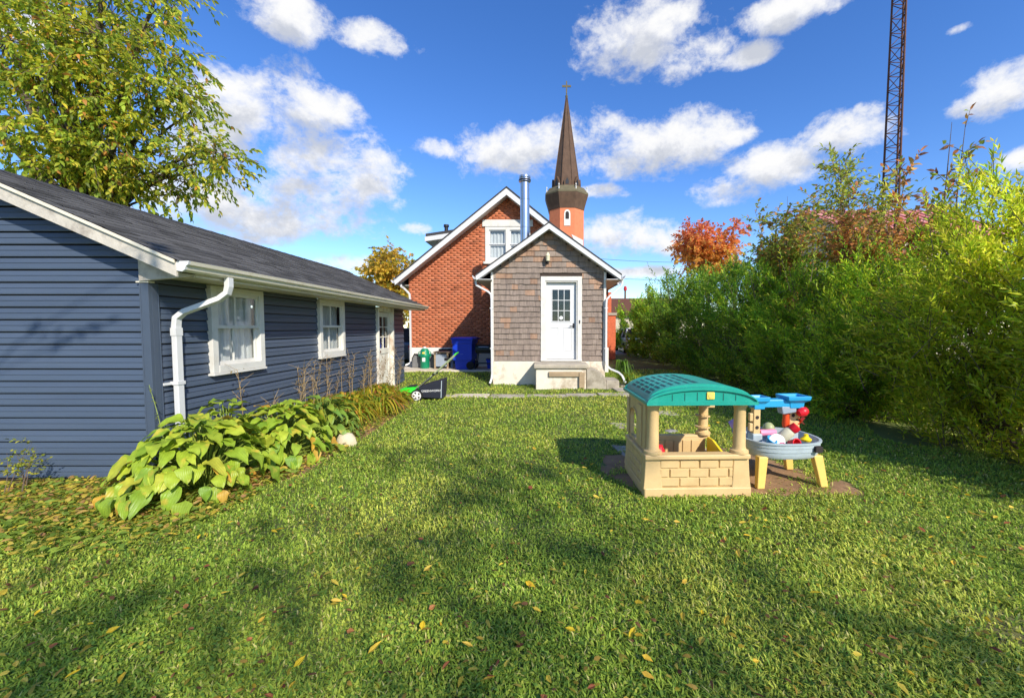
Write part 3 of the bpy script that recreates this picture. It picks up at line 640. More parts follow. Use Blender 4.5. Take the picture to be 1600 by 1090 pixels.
# ------------------------------------------------------------------ brick house
HY = 14.0; HX0, HX1, HAX = -4.44, 2.24, -1.12
HAP, HEV, HHS = 5.98, 3.06, 3.64; HS = (HAP - HEV) / HHS
def house():
    g = thing('brick_house', (HAX, HY, .1), 'orange brick house with steep white gable trim and upstairs window', 'house')
    WX0, WX1, WZ0, WZ1 = -1.87, -.37, 3.70, 4.84
    mo = MB()
    for x0, x1 in ((HX0, WX0), (WX0, WX1), (WX1, HX1)):
        top = lambda x: min(3.0 + HS * (3.38 - abs(x - HAX)), HAP - .15 - HS * abs(x - HAX)) if True else 0
        xs_ = [x0] + ([HAX] if x0 < HAX < x1 else []) + [x1]
        if x0 == WX0:
            mo.prism([(x0, .2), (x1, .2), (x1, WZ0), (x0, WZ0)], 'y', HY + .014, HY + .024); mo.prism([(x0, WZ1), (x1, WZ1)] + [(x, HAP - .15 - HS * abs(x - HAX)) for x in xs_[::-1]], 'y', HY + .014, HY + .024)
        else: mo.prism([(x0, .2), (x1, .2)] + [(x, max(3.0, HAP - .15 - HS * abs(x - HAX))) for x in xs_[::-1]], 'y', HY + .014, HY + .024)
    mo.build('mortar', M['mortar'], g)
    MB().prism([(HX0 + .05, .2), (HX1 - .05, .2), (HX1 - .05, 3.2), (HAX, HAP - .3), (HX0 + .05, 3.2)], 'y', HY + .3, 24).build('wall', M['mortar'], g)
    V, Fc, C = [], [], []; z = .84; row = 0; bw, bh = .215, .0762
    base = [lin(194, 114, 78), lin(188, 108, 73), lin(198, 120, 84), lin(182, 104, 71), lin(190, 114, 82)]
    while z < HAP - .2:
        lim = min(3.4, (HAP - .16 - z) / HS); xa, xb = max(HX0, HAX - lim), min(HX1, HAX + lim)
        x = HX0 - (bw / 2 if row % 2 else 0)
        while x < xb:
            w = bw
            a, c = max(x, xa), min(x + w - .011, xb); x += w
            if c - a < .03: continue
            if c > WX0 and a < WX1 and z + bh > WZ0 and z < WZ1 + .01: continue
            col = np.array(random.choice(base)) * random.uniform(.93, 1.06)
            if random.random() < .025: col *= .6
            yo = random.uniform(.008, .0115); k = len(V); o = np.array((HAX, HY, .1)); h = bh - .011
            for yy in (HY + yo, HY + .022):
                V += [(a - o[0], yy - o[1], z - o[2]), (c - o[0], yy - o[1], z - o[2]), (c - o[0], yy - o[1], z + h - o[2]), (a - o[0], yy - o[1], z + h - o[2])]
            Fc += [(k, k + 1, k + 2, k + 3), (k, k + 4, k + 5, k + 1), (k + 1, k + 5, k + 6, k + 2), (k + 2, k + 6, k + 7, k + 3), (k + 3, k + 7, k + 4, k)]; C += [col] * 8
        z += bh; row += 1
    o = npmesh('brickwork', np.array(V), np.array(Fc), np.array(C), M['brick'], g); o['kind'] = 'stuff'
    MB().box(HX0 - .02, HX1 + .02, HY - .025, HY + .2, .0, .835).build('foundation', M['house_foundation'], g, bevel=.01)
    y0 = HY - .42
    for s in (-1, 1):
        e = HAX + s * HHS
        ro = MB().prism([(HAX, HAP), (e, HEV), (e, HEV + .05), (HAX, HAP + .05)], 'y', y0 - .02, 24.5).build('roof', M['roof_dark'], g)
        MB().prism([(HAX, HAP - .003), (e, HEV - .003), (e, HEV - .18), (HAX, HAP - .22)], 'y', y0, y0 + .03).build('rake_board', M['white_vinyl'], g, bevel=.004)
        MB().prism([(HAX, HAP - .17), (e, HEV - .13), (e, HEV - .145), (HAX, HAP - .185)], 'y', y0 + .031, HY + .02).build('soffit', M['white_paint'], g)
        MB().prism([(e, HEV - .15), (e - s * .025, HEV - .15), (e - s * .025, HEV - .01), (e, HEV - .02)], 'y', y0 + .031, 24.4).build('fascia', M['white_vinyl'], g)
        gp = [(0, .0), (0, -.1), (.06, -.105), (.1, -.06), (.115, .0), (.1, .0), (.085, -.05), (.055, -.09), (.01, -.09), (.01, 0)]
        MB().prism([(e + s * (.002 + a), HEV - .01 + c) for a, c in gp], 'y', y0 - .02, 24.4).build('gutter', M['white_vinyl'], g)
        MB().prism([(e - s * .025, HEV - .15), (HAX + s * 3.3, HEV - .15), (HAX + s * 3.3, HEV - .135), (e - s * .025, HEV - .135)], 'y', HY, 24.4).build('eave_soffit', M['white_paint'], g)
    e = HAX - HHS; r = [(-.035, -.028), (.035, -.028), (.035, .028), (-.035, .028)]; yy = HY - .07
    MB().sweep(r, [(e + .12, yy - .1, HEV - .12), (e + .13, yy - .1, HEV - .2), (e + .2, yy - .04, HEV - .25), (HX0 - .02, yy, HEV - .36), (HX0 + .05, yy, HEV - .44), (HX0 + .06, yy, HEV - .56), (HX0 + .06, yy, .42), (HX0 + .05, yy - .02, .32), (HX0 - .1, yy - .1, .25)], (0, 1, 0)).build('downspout', M['white_vinyl'], g, bevel=.006)
    MB().sweep(r, [(SX0 - .0, HY - .08, 2.5), (SX0 - .12, HY - .08, 2.5), (SX0 - .14, HY - .08, 2.3), (SX0 - .14, HY - .08, .35)], (0, 1, 0)).build('downspout', M['white_vinyl'], g, bevel=.006)
    # upstairs window
    MB().box(WX0 - .09, WX1 + .09, HY - .035, HY + .02, WZ1 + .01, WZ1 + .23).build('header_board', M['white_paint'], g, bevel=.006)
    w = MB(); Y0 = HY - .02; xm = (WX0 + WX1) / 2
    for (a, c) in ((WX0, WX0 + .13), (WX1 - .13, WX1), (xm - .07, xm + .07)): w.box(a, c, Y0, HY + .08, WZ0, WZ1)
    for (a, c) in ((WX0 + .13, xm - .07), (xm + .07, WX1 - .13)): w.box(a, c, Y0, HY + .08, WZ1 - .1, WZ1); w.box(a, c, Y0, HY + .08, WZ0, WZ0 + .1)
    wo = w.build('window', M['white_paint'], g, bevel=.004)
    MB().box(WX0 - .06, WX1 + .06, HY - .07, HY + .02, WZ0 - .08, WZ0 - .002).build('sill', M['white_paint'], wo, bevel=.004)
    for (a, c) in ((WX0 + .13, xm - .07), (xm + .07, WX1 - .13)):
        zm = (WZ0 + WZ1) / 2
        for (za, zb, yo) in ((zm, WZ1 - .1, .02), (WZ0 + .1, zm, .05)):
            s = MB(); s.box(a, a + .035, HY + yo, HY + yo + .03, za, zb); s.box(c - .035, c, HY + yo, HY + yo + .03, za, zb); s.box(a + .035, c - .035, HY + yo, HY + yo + .03, za, za + .035); s.box(a + .035, c - .035, HY + yo, HY + yo + .03, zb - .035, zb); s.build('sash', M['white_vinyl'], wo)
            MB().box(a + .035, c - .035, HY + yo + .012, HY + yo + .017, za + .035, zb - .035).build('pane', M['glass'], wo)
        nn = 20; rr = [[(a - .05 + (c - a + .1) * i / nn, HY + .11 + .015 * math.sin(i * 1.7), zz) for i in range(nn + 1)] for zz in (WZ0, WZ1)]
        MB().loft(rr, cap=False, close=False).build('curtain', M['curtain'], wo, smooth=True)
    MB().box(WX0, WX1, HY + .25, HY + .27, WZ0, WZ1).build('inner_wall', M['dark_interior'], g)
    # basement window with dark frame in the foundation
    bx = P(700, 556, HY).x
    b = MB(); b.box(bx - .3, bx + .25, HY - .04, HY - .026, .3, .8); b.build('basement_window', M['dark_interior'], g)
    # dormer on the left slope with a vent
    d = MB(); d.box(-3.75, -2.2, 15.2, 19.0, 3.6, 4.74); dm = d.build('dormer', M['white_paint'], g)
    MB().prism([(-4.1, 4.72), (-1.9, 5.05), (-1.9, 5.15), (-4.1, 4.82)], 'y', 14.9, 19.3).build('dormer_roof', M['roof_dark'], g)
    MB().prism([(-4.12, 4.55), (-1.9, 4.88), (-1.9, 5.04), (-4.12, 4.71)], 'y', 14.88, 19.32).build('dormer_fascia', M['white_vinyl'], g)
    MB().lathe([(.07, 4.7), (.07, 5.22), (.1, 5.22), (.1, 5.3), (0, 5.3)], (-3.52, 15.6, 0), 10).build('roof_vent', M['dark_metal'], g, smooth=True)
    # brick porch pier at the far right corner
    b = MB(); b.box(2.2, 3.35, 20, 23, 0, 3.2); b.box(2.2, 3.55, 19.9, 23.1, 0, 2.1); b.build('porch_pier', M['brick_plain'], g, bevel=.01)
    MB().box(2.1, 3.6, 19.85, 23.15, 2.1, 2.22).build('pier_cap', M['concrete'], g)
m = mat('brick_plain', lin(200, 104, 68), .85, .25, 14, .3, 60)
house()

# ------------------------------------------------------------------ church steeple
def steeple():
    sx, sy = P(884.5, 400, 50).x, 50.0; s = F / 50
    g = thing('church_steeple', (sx, sy, 0), 'octagonal brick church tower with tall dark spire and cross', 'steeple')
    zz = lambda py: P(884, py, 50).z
    def octo(r, z, rot=22.5): return [(sx + r * math.cos(R(rot + 45 * k)), sy + r * math.sin(R(rot + 45 * k)), z) for k in range(8)]
    rb = 26 / s / math.cos(R(22.5)) * 1.0
    MB().loft([octo(rb, -1), octo(rb, zz(318))]).build('tower', M['brick_far'], g)
    MB().loft([octo(rb * 1.02, zz(332)), octo(rb * 1.06, zz(327)), octo(rb * 1.22, zz(312)), octo(rb * 1.24, zz(308)), octo(rb * 1.02, zz(300)), octo(rb * .78, zz(299))]).build('cornice', M['copper_brown'], g)
    MB().loft([octo(rb * 1.245, zz(309.5)), octo(rb * 1.24, zz(307)), octo(rb * 1.0, zz(298)), octo(rb * .74, zz(297))]).build('skirt_roof', M['copper_green'], g)
    MB().loft([octo(rb * .76, zz(300)), octo(rb * .70, zz(285)), octo(.05, zz(150))]).build('spire', M['copper_brown'], g)
    for k in range(8):                                # ribs on the spire edges
        a = octo(rb * .765, zz(300))[k]; b2 = octo(.07, zz(150))[k]; MB().tube([a, octo(rb * .705, zz(285))[k], b2], [.06, .06, .03], 5).build('rib', M['copper_brown'], g)
    # lucarnes
    for k in range(8):
        an = R(45 * k + 0); d = Vector((math.cos(an), math.sin(an), 0)); t = Vector((-d.y, d.x, 0)); c = Vector((sx, sy, 0)) + d * rb * .62
        if d.y > .5: continue
        w = .34; z0, z1 = zz(297), zz(281)
        q = MB(); base = [c - t * w, c + t * w]; top = c
        ring = lambda off: [tuple((c - t * w + d * off) + Vector((0, 0, z0))), tuple((c + t * w + d * off) + Vector((0, 0, z0))), tuple((c + t * w + d * off) + Vector((0, 0, z0 + (z1 - z0) * .5))), tuple((c + d * off) + Vector((0, 0, z1))), tuple((c - t * w + d * off) + Vector((0, 0, z0 + (z1 - z0) * .5)))]
        q.loft([ring(-.4), ring(.34)]); lu = q.build('lucarne', M['copper_brown'], g)
        r2 = lambda off: [tuple(Vector(p) * 1) for p in [(c - t * w * .55 + d * off) + Vector((0, 0, z0 + .15)), (c + t * w * .55 + d * off) + Vector((0, 0, z0 + .15)), (c + t * w * .55 + d * off) + Vector((0, 0, z0 + (z1 - z0) * .45)), (c + d * off) + Vector((0, 0, z0 + (z1 - z0) * .75)), (c - t * w * .55 + d * off) + Vector((0, 0, z0 + (z1 - z0) * .45))]]
        MB().loft([r2(.3), r2(.36)]).build('louvre', M['dark_metal'], lu)
    # lancet windows, one to a face
    for k in range(8):
        an = R(45 * k); d = Vector((math.cos(an), math.sin(an), 0)); t = Vector((-d.y, d.x, 0)); c = Vector((sx, sy, 0)) + d * (rb * math.cos(R(22.5)))
        if d.y > -.9: continue
        def arch(w, z0, z1, off):
            pts = [c - t * w + Vector((0, 0, z0)), c + t * w + Vector((0, 0, z0))] + [c + t * w * math.cos(q) + Vector((0, 0, z1 + w * 1.3 * math.sin(q))) for q in np.linspace(0, math.pi, 7)]
            return [tuple(p + d * off) for p in pts]
        z0, z1 = zz(359), zz(341)
        w1 = MB().loft([arch(.36, z0, z1, -.1), arch(.36, z0, z1, .05)]).build('lancet_window', M['white_paint'], g)
        MB().loft([arch(.2, z0 + .75, z1, .02), arch(.2, z0 + .75, z1, .07)]).build('louvre', M['dark_interior'], w1)
    for k in range(8):
        a = octo(rb * 1.16, zz(306))[k]; MB().lathe([(.05, 0), (.07, .2), (.03, .45), (.09, .6), (0, .75)], a, 6).build('finial', M['white_paint'], g)
    z = zz(150); c = MB(); c.lathe([(.12, -.3), (.16, 0), (.05, .1), (.05, .25), (0, .25)], (sx, sy, z), 8); c.box(sx - .07, sx + .07, sy - .05, sy + .05, z + .2, zz(127)); c.box(sx - .52, sx + .52, sy - .048, sy + .048, zz(136.5), zz(133.5)); c.build('cross', M['copper_green'], g)
    b = MB(); x0 = P(893, 371, 46).x
    b.prism([(x0, P(0, 366, 46).z), (P(911, 366, 46).x, P(0, 375, 46).z), (P(911, 380, 46).x, P(0, 395, 46).z), (P(905, 380, 46).x, P(0, 395, 46).z)], 'y', 46, 46.4); b.build('parapet', M['white_paint'], g)
    MB().prism([(sx - 5, 0), (sx + 1.3, 0), (sx + 1.3, 9.0), (sx - 1, 10.6), (sx - 5, 10.0)], 'y', 46.5, 49).build('nave_wall', M['brick_far'], g)
mat('brick_far', lin(206, 122, 84), .9, .14, 2.5, .2, 10)
steeple()

# ------------------------------------------------------------------ lawn mower
def text_part(name, body, size, m, parent, matrix, extrude=.001):
    cu = bpy.data.curves.new(name, 'FONT'); cu.body = body; cu.size = size; cu.extrude = extrude; cu.align_x = 'CENTER'; cu.align_y = 'CENTER'
    tmp = bpy.data.objects.new(name, cu); COL.objects.link(tmp)
    me = bpy.data.meshes.new_from_object(tmp.evaluated_get(bpy.context.evaluated_depsgraph_get()))
    COL.objects.unlink(tmp); bpy.data.objects.remove(tmp); me.name = name
    o = link(name, me, m, parent); o.matrix_local = matrix; return o
def mower():
    Y = 8.75; c = P(655, 626, Y); zg = float(gz(c.x, Y))
    g = thing('lawn_mower', (c.x - .06, Y, zg), 'green and black push lawn mower parked on the lawn beside the garage', 'lawn mower', rz=R(4))
    # local: x along the machine, nose to the left (-x)
    sec = lambda x, z0, z1, w: [(x, -w, z0), (x, -w * .96, z0 + (z1 - z0) * .6), (x, -w * .6, z1), (x, w * .6, z1), (x, w * .96, z0 + (z1 - z0) * .6), (x, w, z0)]
    MB().loft([sec(-.42, .10, .15, .12), sec(-.36, .08, .215, .2), sec(-.2, .08, .27, .24), sec(-.02, .08, .285, .245), (sec(.06, .10, .25, .23))]).build('deck', M['mower_green'], g, smooth=True, local=True, bevel=.01)
    MB().loft([sec(-.40, .06, .085, .14), sec(-.2, .05, .085, .235), sec(.1, .05, .10, .235)]).build('skirt', M['rubber'], g, local=True)
    MB().prism([(-.18, .27), (.0, .283), (.02, .315), (-.14, .305)], 'y', -.11, .11).build('motor_cover', M['dark_metal'], g, local=True, bevel=.012)
    for (x, r) in ((-.31, .085), (.07, .125)):
        for y in (-.27, .235):
            w = MB().lathe([(.0, -.025), (r * .72, -.025), (r, -.02), (r, .02), (r * .72, .025), (0, .025)], n=24).build('wheel', M['rubber'], g, smooth=True, local=True)
            w.matrix_local = Matrix.Translation((x, y + .0, r)) @ Matrix.Rotation(R(90), 4, 'X')
            h = MB(); h.lathe([(0, .024), (.03, .024), (.03, .034), (0, .036)], n=12)
            for k in range(5):
                a = 2 * math.pi * k / 5; q = r * .68
                for rr, ww in ((.02, .02), (q, .016)): pass
                ca, sa = math.cos(a), math.sin(a); h.add([(.02 * ca - .016 * sa, .02 * sa + .016 * ca, .031), (.02 * ca + .016 * sa, .02 * sa - .016 * ca, .031), (q * ca + .022 * sa, q * sa - .022 * ca, .031), (q * ca - .022 * sa, q * sa + .022 * ca, .031), ], [(0, 1, 2, 3)])
            n = 24
            h.loft([[(rr * math.cos(2 * math.pi * k / n), rr * math.sin(2 * math.pi * k / n), .03) for k in range(n)] for rr in (r * .62, r * .74)], cap=False)
            rim = h.build('rim', M['label_white'], w, local=True)
    # rear grass bag
    prof = [(.1, .075), (.56, .045), (.60, .06), (.62, .43), (.60, .445), (.30, .355), (.1, .29)]
    bag = MB().prism(prof, 'y', -.21, .21).build('grass_bag', M['bag_black'], g, local=True, bevel=.015)
    MB().prism([(.545, .06), (.56, .06), (.575, .425), (.56, .42)], 'y', -.2135, -.2105).build('bag_piping', M['grey_plastic'], bag, local=True)
    text_part('bag_lettering', 'GREENWORKS', .062, M['label_white'], bag, Matrix.Translation((.355, -.2125, .21)) @ Matrix.Rotation(R(90), 4, 'X') @ Matrix.Rotation(R(2), 4, 'Z'))
    # handle
    for y in (-.2, .2):
        MB().tube([(.04, y, .25), (.12, y, .31), (.42, y, .56)], .013, 8).build('lower_handle', M['chrome'], g, smooth=True, local=True)
        MB().tube([(.34, y, .50), (.62, y, .75), (.83, y, .95)], .014, 8).build('upper_handle', M['grey_handle'], g, smooth=True, local=True)
        MB().lathe([(0, -.02), (.025, -.02), (.03, .02), (0, .02)], (.40, y, .55), 10).build('clamp_knob', M['rubber'], g, smooth=True, local=True)
    MB().tube([(.83, -.2, .95), (.86, -.19, .975), (.87, -.15, .985), (.87, .15, .985), (.86, .19, .975), (.83, .2, .95)], .015, 8).build('grip', M['mower_green'], g, smooth=True, local=True)
    MB().box(.60, .72, -.06, .02, .82, .88).build('switch_box', M['rubber'], g, local=True, bevel=.01)
    MB().tube([(.66, -.2, .80), (.70, -.205, .72), (.62, -.205, .70)], .006, 6).build('cable_clip', M['rubber'], g, smooth=True, local=True)
mat('grey_handle', lin(158, 168, 128), .4, .08, 5)
mower()

# ------------------------------------------------------------------ things along the house wall
PZ = .2
def cart():
    x = P(727, 574, 13.25).x; g = thing('recycling_cart', (x, 13.25, PZ), 'tall blue wheeled recycling cart with lid against the brick wall', 'cart', rz=R(-6))
    def ring(wx, wy, z, cy=0): return [(-wx, cy - wy, z), (wx, cy - wy, z), (wx, cy + wy, z), (-wx, cy + wy, z)]
    MB().loft([ring(.235, .25, .0), ring(.24, .255, .05), ring(.305, .33, .80), ring(.325, .345, .82), ring(.33, .35, .92), ring(.31, .33, .92), ring(.3, .32, .3)], cap=False).add(ring(.235, .25, .001), [(0, 3, 2, 1)]).build('body', M['blue_cart'], g, local=True, bevel=.02)
    l = MB(); l.loft([ring(.345, .365, .922), ring(.35, .37, .935), ring(.345, .365, .985), ring(.28, .30, 1.01)]); l.build('lid', M['blue_cart'], g, local=True, bevel=.012)
    MB().tube([(.33, -.28, .93), (.42, -.26, .97), (.42, .26, .97), (.33, .28, .93)], .02, 8).build('handle', M['blue_dark'], g, smooth=True, local=True)
    for y in (-.27, .27):
        w = MB().lathe([(0, -.03), (.09, -.03), (.125, -.025), (.125, .025), (.09, .03), (0, .03)], n=20).build('wheel', M['rubber'], g, smooth=True, local=True); w.matrix_local = Matrix.Translation((.24, y, .125)) @ Matrix.Rotation(R(90), 4, 'X')
    MB().tube([(.24, -.3, .125), (.24, .3, .125)], .015, 8).build('axle', M['dark_metal'], g, local=True)
    n = 28; a0 = R(25); e = MB()
    tilt = Matrix.Translation((-.02, -.305, .63)) @ Matrix.Rotation(R(90 - 5.6), 4, 'X')
    for s in range(3):
        aa = np.linspace(R(120 * s + 12), R(120 * s + 100), 7); e.loft([[(r * math.cos(a), r * math.sin(a), 0.004) for a in aa] for r in (.055, .072)], cap=False, close=False)
        a = R(120 * s + 112); e.add([(.04 * math.cos(R(120 * s + 98)), .04 * math.sin(R(120 * s + 98)), .004), (.088 * math.cos(R(120 * s + 98)), .088 * math.sin(R(120 * s + 98)), .004), (.064 * math.cos(a), .064 * math.sin(a), .004)], [(0, 1, 2)])
    o = e.build('recycling_symbol', M['cart_print'], g, local=True); o.matrix_local = tilt
    for k in range(2):
        q = MB().box(-.07 + .02 * k, .07 - .02 * k, -.125 - .028 * k, -.112 - .028 * k, .001, .004).build('print_line', M['cart_print'], g, local=True); q.matrix_local = tilt
mat('cart_print', lin(120, 150, 220), .6, .05, 5)
cart()
def jug():
    x = P(664, 570, 13.4).x; g = thing('green_canister', (x, 13.4, PZ), 'green plastic canister with white label standing on patio by the downspout', 'canister')
    MB().lathe([(.0, 0), (.135, 0), (.145, .02), (.145, .34), (.165, .38), (.168, .42), (.15, .46), (.14, .52), (.12, .60), (.08, .635), (0, .64)], n=24).build('body', M['green_jug'], g, smooth=True, local=True)
    MB().lathe([(0, .63), (.055, .63), (.055, .67), (.03, .69), (0, .69)], n=14).build('cap', M['label_white'], g, smooth=True, local=True)
    for k, (w, z0, z1, m) in enumerate(((.34, .22, .40, 'label_white'), (.26, .47, .53, 'label_yellow'))):
        r0 = .1475 if k == 0 else .1565
        aa = np.linspace(R(270) - w, R(270) + w, 7); MB().loft([[(r0 * math.cos(a) * (1 if k == 0 or zz < .5 else .93), r0 * math.sin(a) * (1 if k == 0 or zz < .5 else .93), zz) for a in aa] for zz in (z0, z1)], cap=False, close=False).build('label', M[m], g, local=True)
    for s in (-1, 1): MB().tube([(s * .13, 0, .55), (s * .19, 0, .52), (s * .19, 0, .40), (s * .15, 0, .37)], .016, 8).build('handle', M['green_jug'], g, smooth=True, local=True)
jug()
def grill():
    x = P(757, 574, 13.2).x; g = thing('barbecue_grill', (x, 13.2, PZ), 'black barbecue grill on thin legs in the annex shadow', 'grill')
    MB().loft([[(-.24, -.15, .50), (.24, -.15, .50), (.24, .15, .50), (-.24, .15, .50)], [(-.27, -.18, .62), (.27, -.18, .62), (.27, .18, .62), (-.27, .18, .62)]]).build('firebox', M['dark_metal'], g, local=True, bevel=.01)
    pr = [(-.18 * math.cos(t), .625 + .16 * math.sin(t)) for t in np.linspace(0, math.pi, 9)]
    MB().prism(pr, 'x', -.27, .27).build('lid', M['green_black'], g, local=True, bevel=.008)
    MB().tube([(-.15, -.17, .70), (-.15, -.215, .70), (.15, -.215, .70), (.15, -.17, .70)], .01, 6).build('handle', M['chrome'], g, local=True)
    for sx in (-1, 1):
        for sy in (-1, 1): MB().tube([(sx * .2, sy * .12, .51), (sx * .27, sy * .2, 0)], .013, 6).build('leg', M['dark_metal'], g, local=True)
    MB().box(-.25, .25, -.17, .17, .17, .185).build('shelf', M['dark_metal'], g, local=True)
    MB().tube([(.2, .1, .7), (.21, .12, 1.2), (.205, .125, 1.28)], .006, 6).build('tool_rod', M['chrome'], g, local=True)
mat('green_black', lin(26, 40, 34), .4, .1, 5)
grill()
def crate():
    x = P(692, 570, 13.45).x; g = thing('wooden_hutch', (x, 13.45, PZ), 'low wooden box with pale front panel between canister and cart', 'box')
    for sx in (-1, 1):
        for y in (-.2, .2): MB().box(sx * .2 - .025, sx * .2 + .025, y - .025, y + .025, 0, .5).build('post', M['old_wood'], g, local=True)
    MB().box(-.25, .27, -.26, .26, .5, .54).build('top', M['old_wood'], g, local=True, bevel=.006)
    MB().box(-.175, .175, -.215, -.2, .07, .46).build('front_panel', M['smoke_plastic'], g, local=True)
    MB().box(.185, .2, -.175, .175, .07, .46).build('side_panel', M['dark_interior'], g, local=True); MB().box(-.2, -.185, -.175, .175, .07, .46).build('side_panel', M['dark_interior'], g, local=True)
    MB().box(-.175, .175, .19, .205, .07, .46).build('back_panel', M['dark_interior'], g, local=True)
crate()
def planks():
    x = P(706, 570, 13.6).x; g = thing('leaning_board', (x, 13.6, PZ), 'pale grey upright board leaning on the foundation beside the wooden box', 'board')
    MB().add([(-.04, -.05, 0), (.05, -.05, 0), (.05, -.02, 0), (-.04, -.02, 0), (-.04, .22, .62), (.05, .22, .62), (.05, .25, .62), (-.04, .25, .62)], [(0, 3, 2, 1), (4, 5, 6, 7), (0, 1, 5, 4), (1, 2, 6, 5), (2, 3, 7, 6), (3, 0, 4, 7)]).build('plank', M['smoke_plastic'], g, local=True, bevel=.004)
planks()
def tarp(px, w, label):
    x = P(px, 570, 13.7).x; g = thing('window_well_cover', (x, 13.7, PZ), label, 'cover')
    pr = [(-w, 0), (-w * .9, .3), (-w * .55, .46), (0, .42), (w * .6, .25), (w, .05), (w, 0)]
    MB().prism(pr, 'y', -.16, .22).build('shell', M['smoke_dark'], g, local=True, bevel=.02)
    MB().prism([(a * 1.04, b + .01) for a, b in pr[:6]] + [(w * .98, .03), (w * .58, .22), (0, .39), (-w * .53, .43), (-w * .87, .28)], 'y', -.18, -.161).build('rim', M['dark_metal'], g, local=True)
mat('smoke_dark', lin(120, 120, 120), .5, .2, 6)
tarp(656, .22, 'grey bubble cover against the foundation left of the green canister'); tarp(679, .26, 'grey bubble cover against the foundation right of the green canister')
def tub():
    x = P(768.5, 572, 13.3).x; g = thing('blue_tub', (x, 13.35, PZ), 'small blue tub tucked beside the annex downspout', 'tub')
    MB().loft([[(a * w, b * w, z) for a, b in ((-1, -1), (1, -1), (1, 1), (-1, 1))] for w, z in ((.13, 0), (.16, .26), (.175, .265), (.175, .29), (.155, .29), (.125, .04))]).build('bin', M['blue_cart'], g, local=True, bevel=.012)
    MB().box(-.18, .18, -.18, .18, .291, .315).build('lid', M['blue_dark'], g, local=True, bevel=.008)
tub()

